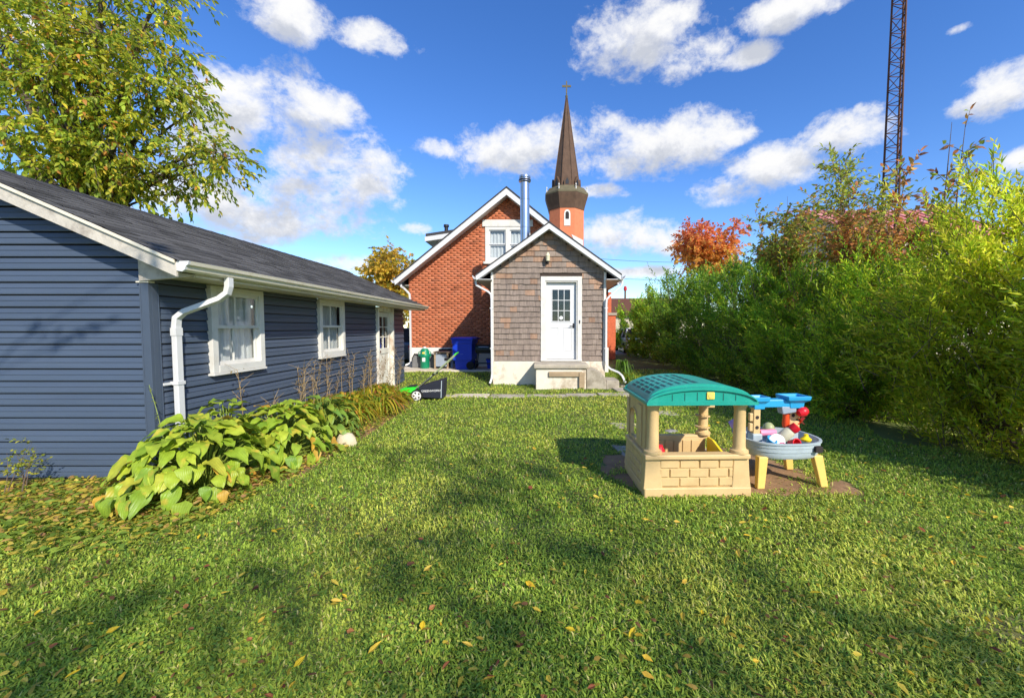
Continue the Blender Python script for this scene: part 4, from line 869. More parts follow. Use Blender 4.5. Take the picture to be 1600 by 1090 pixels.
# ------------------------------------------------------------------ playhouse
def playhouse():
    X0, X1, Y0, Y1 = .945, 1.945, 3.67, 4.40
    g = thing('playhouse', (X0, Y0, .0), 'tan plastic toy playhouse with arched teal roof on the lawn', 'playhouse', rz=R(1.8))
    W, D = .91, .70; T = M['tan_plastic']; hw = .375                                 # low wall height
    zb = -.02
    # base kerb, front wall, left wall, back wall (right side open to the table)
    b = MB(); b.box(-.03, W + .03, -.035, .05, zb, .075); b.box(-.03, .05, .05, D - .03, zb, .075); b.box(-.03, W + .03, D - .03, D + .03, zb, .075); b.build('base_rail', T, g, local=True, bevel=.012)
    MB().box(.10, W - .12, -.01, .055, .075, .33).build('front_wall', T, g, local=True, bevel=.006)
    MB().box(-.012, .05, .10, D - .08, .075, .33).build('side_wall', T, g, local=True, bevel=.006)
    bw = MB(); bw.box(.08, W - .1, D - .05, D + .0, .06, .34); bwo = bw.build('back_wall', T, g, local=True, bevel=.006)
    x = .1
    while x < W - .2: MB().box(x, x + .085, D - .062, D - .0505, .08, .32).build('plank', T, bwo, local=True, bevel=.004); x += .093
    # raised stone blocks on the front and the side
    def blocks(n_rows, length, place, x00):
        for r in range(n_rows):
            z0 = .084 + r * .082; x = x00 - (.09 if r % 2 else 0)
            while x < x00 + length:
                w = .178; a, c = max(x, x00), min(x + w - .008, x00 + length); x += w
                if c - a > .03:
                    d = random.uniform(.010, .014); ch = .006
                    pts = [(a, 0, z0), (c, 0, z0), (c, 0, z0 + .075), (a, 0, z0 + .075), (a + ch, d, z0 + ch), (c - ch, d + random.uniform(-.003, .003), z0 + ch), (c - ch, d, z0 + .075 - ch), (a + ch, d + random.uniform(-.003, .003), z0 + .075 - ch)]
                    MB().add([place(*p) for p in pts], [(4, 5, 6, 7), (0, 1, 5, 4), (1, 2, 6, 5), (2, 3, 7, 6), (3, 0, 4, 7)]).build('stone_block', T, g, local=True)
    blocks(3, W - .25, lambda u, d, z: (u, -.0105 - d, z), .115)
    blocks(3, D - .22, lambda u, d, z: (-.0125 - d, D - .08 - (u - .0), z), .03)
    # flared corner piers
    for (cx, cy) in ((.05, .03), (W - .06, .03), (.05, D - .04)):
        def sq(r, z): return [(cx - r, cy - r * .7, z), (cx + r, cy - r * .7, z), (cx + r, cy + r * .7, z), (cx - r, cy + r * .7, z)]
        MB().loft([sq(.088, .06), sq(.078, .15), sq(.068, .335)]).build('pier', T, g, local=True, bevel=.008)
    # ledge on top
    b = MB(); b.box(-.03, W + .01, -.05, .06, .332, hw); b.box(-.035, .06, .06, D - .05, .332, hw); b.box(-.03, W - .05, D - .05, D + .02, .332, hw * .99); b.build('ledge', T, g, local=True, bevel=.01)
    # columns
    for (cx, cy, r) in ((.055, .02, .054), (W - .065, .02, .054), (W - .115, D - .02, .05)):
        MB().lathe([(r * 1.45, hw), (r * 1.5, hw + .012), (r * 1.45, hw + .028), (r * 1.12, hw + .035), (r, hw + .06), (r * .93, .78), (r * 1.12, .80), (r * 1.2, .815), (r * 1.15, .83)], (cx, cy, 0), 20).build('column', T, g, smooth=True, local=True)
    # shutter shelf on the back column
    bx = W - .115
    for z in (.45, .57, .68):
        q = MB(); aa = np.linspace(R(150), R(300), 8); q.loft([[(bx + r * math.cos(a), D - .02 + r * math.sin(a), z + dz) for a in aa] for r, dz in ((.05, 0), (.085, 0), (.085, .015), (.05, .015))], cap=False, close=False); q.build('column_ring', T, g, local=True)
    MB().box(bx + .03, bx + .11, D - .05, D - .02, .66, .80).build('column_bracket', T, g, local=True, bevel=.005)
    # left panel with arched window
    z0, z1 = hw, .83; ya, yb = .075, D - .02
    wy0, wy1, wz = .33, .62, .60
    out = [(ya, z0), (yb, z0), (yb, z1), (ya, z1)]
    arch = [(wy0, z0 + .03)] + [((wy0 + wy1) / 2 - (wy1 - wy0) / 2 * math.cos(t), wz + .1 * math.sin(t)) for t in np.linspace(0, math.pi, 9)] + [(wy1, z0 + .03)]
    b = MB()
    b.prism([(ya, z0), (wy0, z0), (wy0, z1), (ya, z1)], 'x', .0, .04); b.prism([(wy1, z0), (yb, z0), (yb, z1), (wy1, z1)], 'x', .0, .04); b.prism([(wy0, z0), (wy1, z0), (wy1, z0 + .03), (wy0, z0 + .03)], 'x', .0, .04)
    for k in range(1, 9):
        p, q = arch[k], arch[k + 1]; b.prism([(p[0], p[1]), (q[0], q[1]), (q[0], z1), (p[0], z1)], 'x', .0, .04)
    b.build('side_panel', T, g, local=True)
    w = MB(); w.loft([[(x, (wy0 + wy1) / 2 + (y - (wy0 + wy1) / 2) * s, wz + (z - wz) * (s if z > wz else 1)) for (y, z) in arch] for x, s in ((-.012, 1.0), (-.012, 1.12), (.005, 1.12))], cap=False, close=False); w.build('window_trim', T, g, local=True)
    MB().box(-.015, -.002, .17, .30, .40, .78).build('shutter', T, g, local=True, bevel=.004); MB().box(-.015, -.002, .64, .72, .40, .78).build('shutter', T, g, local=True, bevel=.004)
    # roof: an arched shell with a thicker front arch
    def prof(z0, h, half, n=13, flat=0): return [(W / 2 + half * math.cos(t) * -1, z0 + h * math.sin(t)) for t in np.linspace(0, math.pi, n)]
    HALF = W / 2 + .015
    def shell(y0, y1, h0, h1, zb_, m, name, th=.03):
        n = 21; A = []
        for h, zz in ((h1, zb_), (h0, zb_ - .004)):
            A.append([(W / 2 - (HALF - (0 if h is h1 else th)) * math.cos(t), zz + h * math.sin(t) ** .92) for t in np.linspace(0, math.pi, n)])
        outl = A[0] + A[1][::-1]
        bb = MB()
        nn = len(outl); bb.add([(p[0], y0, p[1]) for p in outl] + [(p[0], y1, p[1]) for p in outl], [(i, (i + 1) % nn, nn + (i + 1) % nn, nn + i) for i in range(nn)] + [(i, nn - 1 - i, nn - 2 - i, i + 1) for i in range(n - 1)] + [(nn + i, nn + i + 1, 2 * nn - 2 - i, 2 * nn - 1 - i) for i in range(n - 1)])
        return bb.build(name, m, g, local=True, smooth=True)
    rf = shell(-.05, D + .07, .13, .16, .85, M['teal_plastic'], 'roof')
    # rails: low flange along both eaves, front and back
    for xa, xb in ((-.04, .03), (W - .03, W + .035)): MB().box(xa, xb, -.085, D + .09, .83, .862).build('eave_rail', M['teal_plastic'], rf, local=True, bevel=.008)
    def gable(y0, y1, name):
        n = 17; low = [(W + .035, .832), (-.035, .832)]; ar = [(W / 2 - (HALF + .015) * math.cos(t), .858 + .115 * math.sin(t) ** 1.05) for t in np.linspace(0, math.pi, n)]
        return MB().prism(low + ar, 'y', y0, y1).build(name, M['teal_plastic'], rf, local=True, bevel=.004)
    gable(-.085, -.05, 'front_gable'); gable(D + .05, D + .085, 'rear_gable')
    a = MB(); n = 17
    rr = [[(W / 2 - (HALF + .02) * s * math.cos(t), y, .846 + (.132 + dz) * math.sin(t) ** 1.05) for t in np.linspace(0.05, math.pi - .05, n)] for s, y, dz in ((.985, -.088, -.018), (.985, -.105, -.018), (1.0, -.105, .008), (1.0, -.04, .008))]
    a.loft(rr, cap=False, close=False); a.box(-.036, W + .036, -.105, -.085, .828, .856); a.build('gable_trim', M['teal_plastic'], rf, smooth=True, local=True)
    for xx in (.19, .30, .41, .64, .75):
        z = .846 + .105 * math.sin(math.acos(max(-1, min(1, (W / 2 - xx) / HALF)))); MB().box(xx - .003, xx + .003, -.0868, -.085, .865, z - .012).build('gable_groove', M['teal_dark'], rf, local=True)
    q = MB(); q.box(.49, .56, -.098, -.0855, .878, .942); eb = q.build('emblem', M['label_yellow'], rf, local=True, bevel=.008)
    q = MB(); q.lathe([(0, 0), (.022, 0), (.022, .003), (0, .003)], n=12); o = q.build('emblem_mark', M['yellow_plastic'], eb, local=True); o.matrix_local = Matrix.Translation((.525, -.0985, .91)) @ Matrix.Rotation(R(90), 4, 'X')
    # rows of slots on the left half of the arch
    for i, t in enumerate(np.linspace(R(24), R(88), 8)):
        nx, nz = -math.cos(t) * .16, math.sin(t) * HALF; ln = math.hypot(nx, nz)
        for (ya2, yb2) in ((.02, .15), (.19, .31), (.35, .47), (.51, .64)):
            cx, cz = W / 2 - HALF * math.cos(t), .85 + .16 * math.sin(t) ** .92 + .0015
            tx, tz = HALF * math.sin(t), .18 * math.cos(t); tl = math.hypot(tx, tz); tx, tz = tx / tl * (.012 if i < 7 else .022), tz / tl * (.012 if i < 7 else .022)
            MB().add([(cx - tx, ya2, cz - tz), (cx + tx, ya2, cz + tz), (cx + tx, yb2, cz + tz), (cx - tx, yb2, cz - tz)], [(0, 1, 2, 3)]).build('roof_slot', M['teal_dark'], rf, local=True)
    # a small red tap and yellow inner panel
    MB().lathe([(0, 0), (.05, .0), (.05, .03), (.03, .06), (.03, .075), (0, .08)], (.15, .12, hw - .03), 14).build('tap', M['red_plastic'], g, smooth=True, local=True)
    MB().prism([(.10, .05), (.62, .05), (.62, .36), (.50, .36), (.10, .24)], 'x', W - .10, W - .075).build('yellow_panel', M['yellow_toy'], g, local=True, bevel=.006)
playhouse()

# ------------------------------------------------------------------ water table and toys
def table():
    cx, cy = 2.34, 4.12
    g = thing('water_table', (cx, cy, 0), 'grey toddler water table with tan posts and blue trough next to playhouse', 'water table', rz=R(4))
    def oval(rx, ry, z, n=32, p=2.6):
        return [(rx * np.sign(math.cos(a)) * abs(math.cos(a)) ** (2 / p), ry * np.sign(math.sin(a)) * abs(math.sin(a)) ** (2 / p), z) for a in np.linspace(0, 2 * math.pi, n, endpoint=False)]
    rx, ry = .37, .33
    MB().loft([oval(rx * .90, ry * .90, .275), oval(rx * .95, ry * .95, .30), oval(rx * .955, ry * .955, .335), oval(rx * .98, ry * .98, .34), oval(rx * .985, ry * .985, .375), oval(rx * 1.0, ry * 1.0, .38), oval(rx * 1.0, ry * 1.0, .41), oval(rx * 1.03, ry * 1.03, .415), oval(rx * 1.03, ry * 1.03, .43), oval(rx * .97, ry * .97, .43), oval(rx * .88, ry * .88, .33)]).build('tub', M['grey_plastic'], g, smooth=True, local=True)
    d = MB(); d.loft([oval(.05, .006, z, 12) for z in (0, .03)]); 
    nt = MB().box(.18, .245, -ry * .99 - .01, -ry * .9, .345, .40).build('drain_notch', M['dark_interior'], g, local=True)
    # legs, splayed outwards
    for (lx, ly) in ((-.27, -.22), (.27, -.22), (-.25, .22), (.27, .22)):
        ex, ey = lx * 1.0 + (.06 if lx > 0 else -.03), ly * 1.12
        def sq(x, y, w, d, z): return [(x - w, y - d, z), (x + w, y - d, z), (x + w, y + d, z), (x - w, y + d, z)]
        MB().loft([sq(ex, ey, .036, .026, -.01), sq(lx, ly, .046, .034, .29)]).build('leg', M['yellow_plastic'], g, local=True, bevel=.008)
    # posts
    T = M['tan_plastic']
    for (x, y, s) in ((-.22, -.02, 1), (.20, .05, -1)):
        p = MB(); p.box(x - .035, x + .035, y - .03, y + .03, .33, .72); po = p.build('post', T, g, local=True, bevel=.008)
        MB().box(x - .05, x + .05, y - .05, y + .05, .33, .46).build('post_foot', M['grey_plastic'], po, local=True, bevel=.012)
        for z in (.52, .62):
            o = MB().lathe([(0, -.033), (.018, -.033), (.018, .033), (0, .033)], n=12).build('peg_hole', M['dark_interior'], po, local=True); o.matrix_local = Matrix.Translation((x - s * .0, y, z)) @ Matrix.Rotation(R(90), 4, 'X')
            MB().box(x - .05 * s - .02, x - .05 * s + .02 + .01, y - .02, y + .02, z - .04, z + .04).build('post_knob', T, po, local=True, bevel=.008)
    # blue trough across the top
    b = MB(); b.box(-.27, .25, -.03, .075, .712, .79); tr = b.build('trough', M['sky_plastic'], g, local=True, bevel=.01)
    for (x, y, w) in ((-.2, -.01, .085), (.20, .03, .115)):
        def sq(r, z, k=1): return [(x - r, y - r * .9, z), (x + r, y - r * .9, z), (x + r, y + r * .9, z), (x - r, y + r * .9, z)]
        MB().loft([sq(w * .62, .70), sq(w * .66, .755), sq(w, .785), sq(w * 1.05, .825), sq(w * .9, .825), sq(w * .7, .795)]).build('basin', M['sky_plastic'], tr, local=True, bevel=.008)
    # water wheel pieces on the right post
    q = MB().lathe([(0, -.05), (.035, -.045), (.05, -.01), (.05, .01), (.035, .045), (0, .05)], n=14).build('red_knob', M['red_plastic'], g, smooth=True, local=True); q.matrix_local = Matrix.Translation((.26, -.03, .665)) @ Matrix.Rotation(R(70), 4, 'Y')
    w = MB()
    for k in range(4): a = R(45 + 90 * k); w.add([(0, -.02, 0), (.05 * math.cos(a), -.02, .05 * math.sin(a)), (.05 * math.cos(a), .03, .05 * math.sin(a)), (0, .03, 0)], [(0, 1, 2, 3)])
    o = w.build('paddle_wheel', M['orange_plastic'], g, local=True); o.location = (.29, .03, .56)
    MB().lathe([(.0, .5), (.03, .5), (.035, .54), (.028, .60), (.03, .64), (0, .65)], (.13, .03, -.0), 12).build('spinner', M['orange_plastic'], g, smooth=True, local=True)
    MB().prism([(.06, .64), (.20, .66), (.20, .71), (.04, .725)], 'y', -.03, .06).build('chute', M['smoke_plastic'], g, local=True, bevel=.01)
table()
def toy(name, loc, rot, label, cat, parts):
    g = thing(name, loc, label, cat, 'toys in the water table'); g.rotation_euler = rot
    for pn, prof, m in parts: MB().lathe(prof, n=16).build(pn, M[m], g, smooth=True, local=True)
TX, TY, TZ = 2.34, 4.12, .36
toy('toy_bucket', (TX - .07, TY - .12, TZ + .02), (R(60), R(-35), 0), 'pale blue toy bucket tipped over in the water table', 'bucket', [('bucket', [(.0, 0), (.045, 0), (.062, .10), (.066, .105), (.066, .115), (.056, .115), (.042, .01)], 'sky_pale'), ('rim', [(.066, .10), (.07, .103), (.07, .118), (.066, .12)], 'label_white')])
toy('toy_cup', (TX + .05, TY - .17, TZ + .03), (R(75), 0, R(15)), 'red toy cup with open mouth at front of the water table', 'cup', [('cup', [(0, 0), (.032, 0), (.046, .07), (.05, .075), (.05, .085), (.04, .085), (.03, .01)], 'red_plastic')])
toy('toy_bottle', (TX + .06, TY + .02, TZ + .02), (R(20), R(40), 0), 'cream toy bottle with red cap lying in the water table', 'bottle', [('bottle', [(0, 0), (.05, 0), (.055, .03), (.055, .12), (.04, .15), (0, .155)], 'cream_plastic'), ('cap', [(0, .15), (.045, .15), (.05, .17), (.045, .21), (0, .215)], 'red_plastic')])
toy('toy_scoop', (TX - .09, TY - .02, TZ + .10), (0, R(90), R(10)), 'pink toy roller resting across the water table', 'toy', [('roller', [(0, -.09), (.03, -.085), (.034, -.06), (.03, 0), (.034, .06), (.03, .085), (0, .09)], 'pink_plastic')])
toy('toy_boat', (TX + .19, TY - .19, TZ + .06), (0, 0, 0), 'small yellow toy figure on rim of the water table', 'toy', [('hull', [(0, 0), (.04, 0), (.05, .02), (.03, .035), (.018, .05), (.02, .065), (0, .07)], 'yellow_toy')])
toy('toy_ball', (TX - .0, TY + .12, TZ + .10), (0, 0, 0), 'olive green toy dome at back of the water table', 'toy', [('dome', [(0, -.05), (.045, -.045), (.06, 0), (.05, .04), (.025, .065), (0, .07)], 'olive_plastic')])
toy('toy_funnel', (TX - .17, TY - .19, TZ + .03), (R(30), R(20), 0), 'small deep blue toy cup tucked beside the playhouse column', 'cup', [('cup', [(0, 0), (.025, 0), (.045, .06), (.05, .062), (.05, .07), (.04, .07), (.02, .01)], 'sky_plastic')])
toy('toy_shell', (TX - .05, TY - .2, TZ + .02), (R(80), 0, R(-20)), 'hot pink toy cup at foot of the blue bucket', 'cup', [('cup', [(0, 0), (.022, 0), (.032, .05), (.034, .055), (.026, .055), (.02, .01)], 'hot_pink')])
toy('toy_pail', (TX - .36, TY + .2, TZ + .12), (R(20), R(60), 0), 'lilac and white toy pail behind the playhouse column', 'pail', [('pail', [(0, 0), (.04, 0), (.055, .10), (.06, .102), (.06, .115), (.05, .115), (.038, .01)], 'lilac'), ('rim', [(.06, .10), (.064, .102), (.064, .118), (.06, .12)], 'label_white')])

# ------------------------------------------------------------------ shrubs and trees
def lumpy(d, seed, amp=.3):
    """radius factor of a crown in direction d (n,3)"""
    r = np.random.default_rng(seed); f = np.zeros(len(d))
    for k in range(7):
        q = r.normal(0, 1, 3); q /= np.linalg.norm(q); f += np.cos(d @ q * r.uniform(3, 8) + r.uniform(0, 6))
    return 1 + amp * f / 3.2
def shrub(name, c, rx, ry, h, label, cat, group, cols, w, seed, ntw=1100, nleaf=20, ll=.085, lw=.024, tl=(.35, .8), upb=.85, zmin=.12, shoots=30, tmpl=LANCE, topw=1.0, shape=1.0, parts=('foliage', 'stems'), side=None):
    r = np.random.default_rng(seed); x, y = c; z0 = float(gz(x, y)); g = thing(name, (x, y, z0), label, cat, group)
    per = 15; nsp = ntw // per                        # sprays: fans of twigs that leave dark gaps between them
    d = nrm(r.normal(0, 1, (nsp * 5, 3)) * [1, 1, .9])
    if side is not None:                              # keep most of the leaves on the side that can be seen and the top
        keep = (d[:, 0] * side[0] + d[:, 1] * side[1] + .55 * d[:, 2]) > r.uniform(-.3, .25, len(d)); d = d[keep]
    d = d[:nsp]; m0 = len(d)
    rad = lumpy(d, seed) * r.uniform(.68, 1.0, m0) ** .7
    anc = np.array([0, 0, h * .5]) + d * rad[:, None] * [rx, ry, h * .5]
    t_ = np.clip(anc[:, 2] / h, 0, 1); anc[:, :2] *= (1.22 - .5 * t_ ** 1.3)[:, None]
    low = r.random(m0) < .26; anc[low, 2] = r.uniform(zmin, h * .3, low.sum()); anc[low, :2] = d[low][:, :2] / np.maximum(np.linalg.norm(d[low][:, :2], axis=1, keepdims=True), .2) * np.array([rx, ry]) * r.uniform(.75, 1.1, (low.sum(), 1))
    anc[:, 2] = np.maximum(anc[:, 2], zmin); ax = nrm(d * [1, 1, .45] + [0, 0, upb] + r.normal(0, .3, (m0, 3))); stone = r.normal(1, .2, m0)
    L = (r.uniform(*tl, (m0, per)) * r.uniform(.7, 1.3, (m0, 1))).ravel(); n = m0 * per
    tip = np.repeat(anc, per, 0) + r.normal(0, .13, (n, 3)) + np.repeat(ax, per, 0) * r.uniform(-.25, .3, (n, 1)); tip[:, 2] = np.maximum(tip[:, 2], zmin * .6)
    td = nrm(np.repeat(ax, per, 0) + r.normal(0, .3, (n, 3))); spt = np.repeat(stone, per)
    # long whippy shoots out of the top
    ns = shoots; sd = nrm(np.concatenate([r.normal(0, .5, (ns, 2)), np.full((ns, 1), 1.0)], 1)); sp = np.stack([r.normal(0, rx * .45, ns), r.normal(0, ry * .45, ns), h * r.uniform(.82, .98, ns)], 1)
    tp = np.concatenate([tip - td * L[:, None] * .6, sp]); td = np.concatenate([td, sd]); L = np.concatenate([L, r.uniform(.4, .85, ns)])
    pos, dirs = twigs_to_leaves(tp, td, L, nleaf, .95, .05)
    m = len(pos); col = palette(m, cols, w, .2); tw = np.repeat(r.normal(1, .12, len(tp)) * np.concatenate([spt, np.ones(ns)]), nleaf)[:, None]; col = np.clip(col * np.clip(tw, .55, 1.5), .004, .9)
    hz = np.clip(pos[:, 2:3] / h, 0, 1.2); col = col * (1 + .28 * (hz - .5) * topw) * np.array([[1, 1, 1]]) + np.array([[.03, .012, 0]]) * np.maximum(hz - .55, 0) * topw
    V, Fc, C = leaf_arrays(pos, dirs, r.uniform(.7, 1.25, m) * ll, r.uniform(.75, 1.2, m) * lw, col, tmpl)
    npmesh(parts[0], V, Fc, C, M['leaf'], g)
    b = MB()
    for k in range(48):
        i = r.integers(0, len(tip)); e = tip[i] + td[i] * L[i] * .5; s = np.array([r.normal(0, rx * .16), r.normal(0, ry * .16), -.05]); mid = s * .45 + e * .55 + np.array([0, 0, .1 * h]); mid[:2] *= .8
        b.tube([s, s * .7 + mid * .3, mid, e], [.018, .015, .010, .004], 4)
    for k in range(0, len(tp), 3): b.tube([tp[k] - td[k] * .12, tp[k] + td[k] * L[k]], [.006, .0025], 3, cap=False)
    b.build(parts[1], M['twig'], g, local=True, kind='stuff')
    return g
G1 = [lin(184, 208, 54), lin(160, 196, 50), lin(206, 218, 60), lin(130, 172, 50), lin(226, 222, 66)]
G2 = [lin(140, 182, 54), lin(158, 194, 54), lin(182, 204, 54), lin(112, 158, 50), lin(202, 212, 60)]
G3 = [lin(128, 168, 58), lin(146, 180, 58), lin(168, 192, 56), lin(102, 146, 52)]
GY = [lin(222, 226, 60), lin(200, 216, 56), lin(238, 230, 72), lin(172, 200, 54), lin(242, 224, 90)]
HG = 'shrubs of the hedge along the right side'
shrub('hedge_shrub', (5.95, 3.4), 1.0, .88, 2.75, 'yellow-green leafy shrub at the near right end of the hedge, cut by the frame', 'shrub', HG, GY, [3, 4, 2, 3, 1], 21, 1300, 20, .095, .026, side=(-.8, -.2), shoots=40)
shrub('hedge_shrub', (5.95, 5.35), 1.0, .92, 3.0, 'tall bright yellow-green shrub behind the nearest one in the hedge', 'shrub', HG, GY, [4, 4, 2, 3, 1], 22, 1400, 20, .095, .026, side=(-.8, -.5), shoots=46)
shrub('hedge_shrub', (5.85, 7.3), 1.0, .92, 2.55, 'broad light green shrub in the hedge right of the water table', 'shrub', HG, G1, [4, 4, 2, 3, 1], 23, 1350, 20, .092, .026, side=(-.8, -.5), shoots=36)
shrub('hedge_shrub', (5.95, 9.25), .95, .88, 2.6, 'light green shrub with bare brown twigs in the middle of the hedge', 'shrub', HG, G1, [3, 4, 1, 4, .6], 24, 900, 18, .10, .028, side=(-.8, -.5), shoots=40)
shrub('hedge_shrub', (5.9, 11.2), 1.0, .95, 2.8, 'mid green shrub in the hedge above the teal playhouse roof', 'shrub', HG, G2, [3, 4, 3, 3, 1], 25, 850, 18, .095, .03, side=(-.8, -.5), shoots=30)
shrub('hedge_shrub', (5.95, 13.4), 1.1, 1.05, 3.2, 'deep green dense shrub in the far half of the hedge', 'shrub', HG, G2, [4, 4, 2, 4, .6], 26, 800, 16, .11, .036, side=(-.8, -.5), shoots=26)
shrub('hedge_shrub', (5.95, 15.8), 1.15, 1.2, 3.4, 'dark green shrub below the orange maple in the hedge', 'shrub', HG, G3, [4, 4, 2, 4], 27, 700, 15, .12, .042, side=(-.8, -.5), shoots=22)
shrub('hedge_shrub', (5.95, 18.6), 1.2, 1.4, 3.5, 'dark green shrub next to the last one of the hedge', 'shrub', HG, G3, [4, 4, 2, 4], 28, 650, 14, .14, .05, side=(-.8, -.5), shoots=18)
shrub('hedge_shrub', (6.0, 21.7), 1.3, 1.5, 2.9, 'yellow-topped shrub second from the far tip of the hedge', 'shrub', HG, G2, [3, 4, 3, 3, 2], 29, 700, 13, .15, .055, side=(-.8, -.5), shoots=18)
shrub('hedge_shrub', (5.9, 25.0), 1.4, 1.6, 2.6, 'low last shrub at the far left tip of the hedge', 'shrub', HG, G2, [3, 4, 3, 3, 2], 30, 600, 12, .16, .06, side=(-.8, -.5), shoots=14)
for k, (x, y, h, lab) in enumerate([(10.6, 5.2, 2.9, 'shaded shrub seen only through gaps in the nearest hedge'), (10.8, 8.8, 2.9, 'shaded shrub behind the russet bush'), (8.6, 12.4, 3.0, 'dull green shrub filling in behind the middle hedge'), (8.2, 16.5, 3.7, 'dark shrub standing behind the far hedge')]):
    shrub('back_shrub', (x, y), 1.3, 1.9, h, lab, 'shrub', 'shrubs behind the hedge', G3, None, 40 + k, 650, 16, .12, .04, side=(-.8, -.5), shoots=30)
# taller russet growth above the hedge
RS = [lin(196, 150, 78), lin(214, 138, 82), lin(174, 172, 72), lin(150, 168, 68), lin(222, 172, 92), lin(160, 112, 84)]
def sprig_tree(name, base, h, spread, label, cat, cols, w, seed, nst=7, ll=.13, lw=.055, tl=(.5, .9), nl=12, ntw=90, zlo=.45, tmpl=OVATE, group=None, lean=(0, 0), ts=1.0):
    r = np.random.default_rng(seed); x, y = base; g = thing(name, (x, y, float(gz(x, y))), label, cat, group); b = MB(); tp, td = [], []
    for k in range(nst):
        a = r.uniform(0, 6.28); rr = spread * r.uniform(.3, 1) ** .5; hh = h * r.uniform(.72, 1.0); e = np.array([rr * math.cos(a) + lean[0], rr * math.sin(a) + lean[1], hh]); s = np.array([r.normal(0, .08), r.normal(0, .08), -.05])
        pts = [s + (e - s) * t + np.array([-.25 * math.sin(t * math.pi) * math.cos(a) * rr, -.25 * math.sin(t * math.pi) * math.sin(a) * rr, 0]) for t in np.linspace(0, 1, 6)]
        b.tube(pts, [q_ * ts for q_ in (.028, .024, .02, .014, .009, .003)], 5)
        for q in range(ntw // nst):
            t = r.uniform(zlo, 1.0); i = min(int(t * 5), 4); p = pts[i] + (pts[i + 1] - pts[i]) * (t * 5 - i); d = np.array([r.normal(0, .8), r.normal(0, .8), r.uniform(.2, 1.0)]); d /= np.linalg.norm(d); tp.append(p); td.append(d)
    tp, td = np.array(tp), np.array(td); L = r.uniform(*tl, len(tp)) * .7
    for k in range(len(tp)): b.tube([tp[k], tp[k] + td[k] * L[k]], [.006 * ts, .002 * ts], 3, cap=False)
    pos, dirs = twigs_to_leaves(tp, td, L, nl, 1.1, .15, sag=.1); dirs = dirs + np.array([0, 0, -.35]); m = len(pos)
    V, Fc, C = leaf_arrays(pos, dirs, r.uniform(.6, 1.2, m) * ll, r.uniform(.7, 1.2, m) * lw, palette(m, cols, w, .2), tmpl)
    npmesh('crown', V, Fc, C, M['leaf'], g); b.build('trunk', M['twig'], g, local=True, smooth=True); return g
OL = [lin(176, 186, 72), lin(148, 164, 64), lin(198, 194, 80), lin(182, 142, 72)]
sprig_tree('sapling_tree', (6.85, 9.2), 5.7, .7, 'slender olive-leaved young tree reaching above the middle of the hedge', 'tree', OL, [4, 3, 2, 1], 51, 9, .12, .05, ntw=300, zlo=.5)
sprig_tree('sapling_tree', (6.6, 11.3), 5.0, 1.05, 'bushy dark green and russet young tree left of the pink roof', 'tree', OL + RS[:2], [3, 5, 1, 2, 1, 1], 52, 12, .13, .07, ntw=520, zlo=.3)
sprig_tree('sapling_tree', (6.75, 8.4), 4.35, 1.15, 'russet brown leaved bush in front of the pink roof', 'tree', RS, [4, 4, 2, 1, 3, 1], 53, 13, .13, .06, ntw=460, zlo=.45)
sprig_tree('sapling_tree', (6.3, 6.6), 4.75, .22, 'thin bare sapling with a few brown leaves right of the lattice mast', 'tree', RS, [2, 1, 3, 3, 1, 4], 54, 3, .12, .06, (.3, .5), 6, 44, .6)
sprig_tree('sapling_tree', (7.3, 5.6), 3.9, .9, 'yellowing tall sapling at the right end of the hedge', 'tree', GY, None, 55, 9, .11, .04, ntw=190, zlo=.4)
sprig_tree('sapling_tree', (7.0, 12.3), 4.3, .8, 'brown and green young tree right of the orange maple', 'tree', RS + OL, None, 56, 9, .14, .07, ntw=330, zlo=.35)

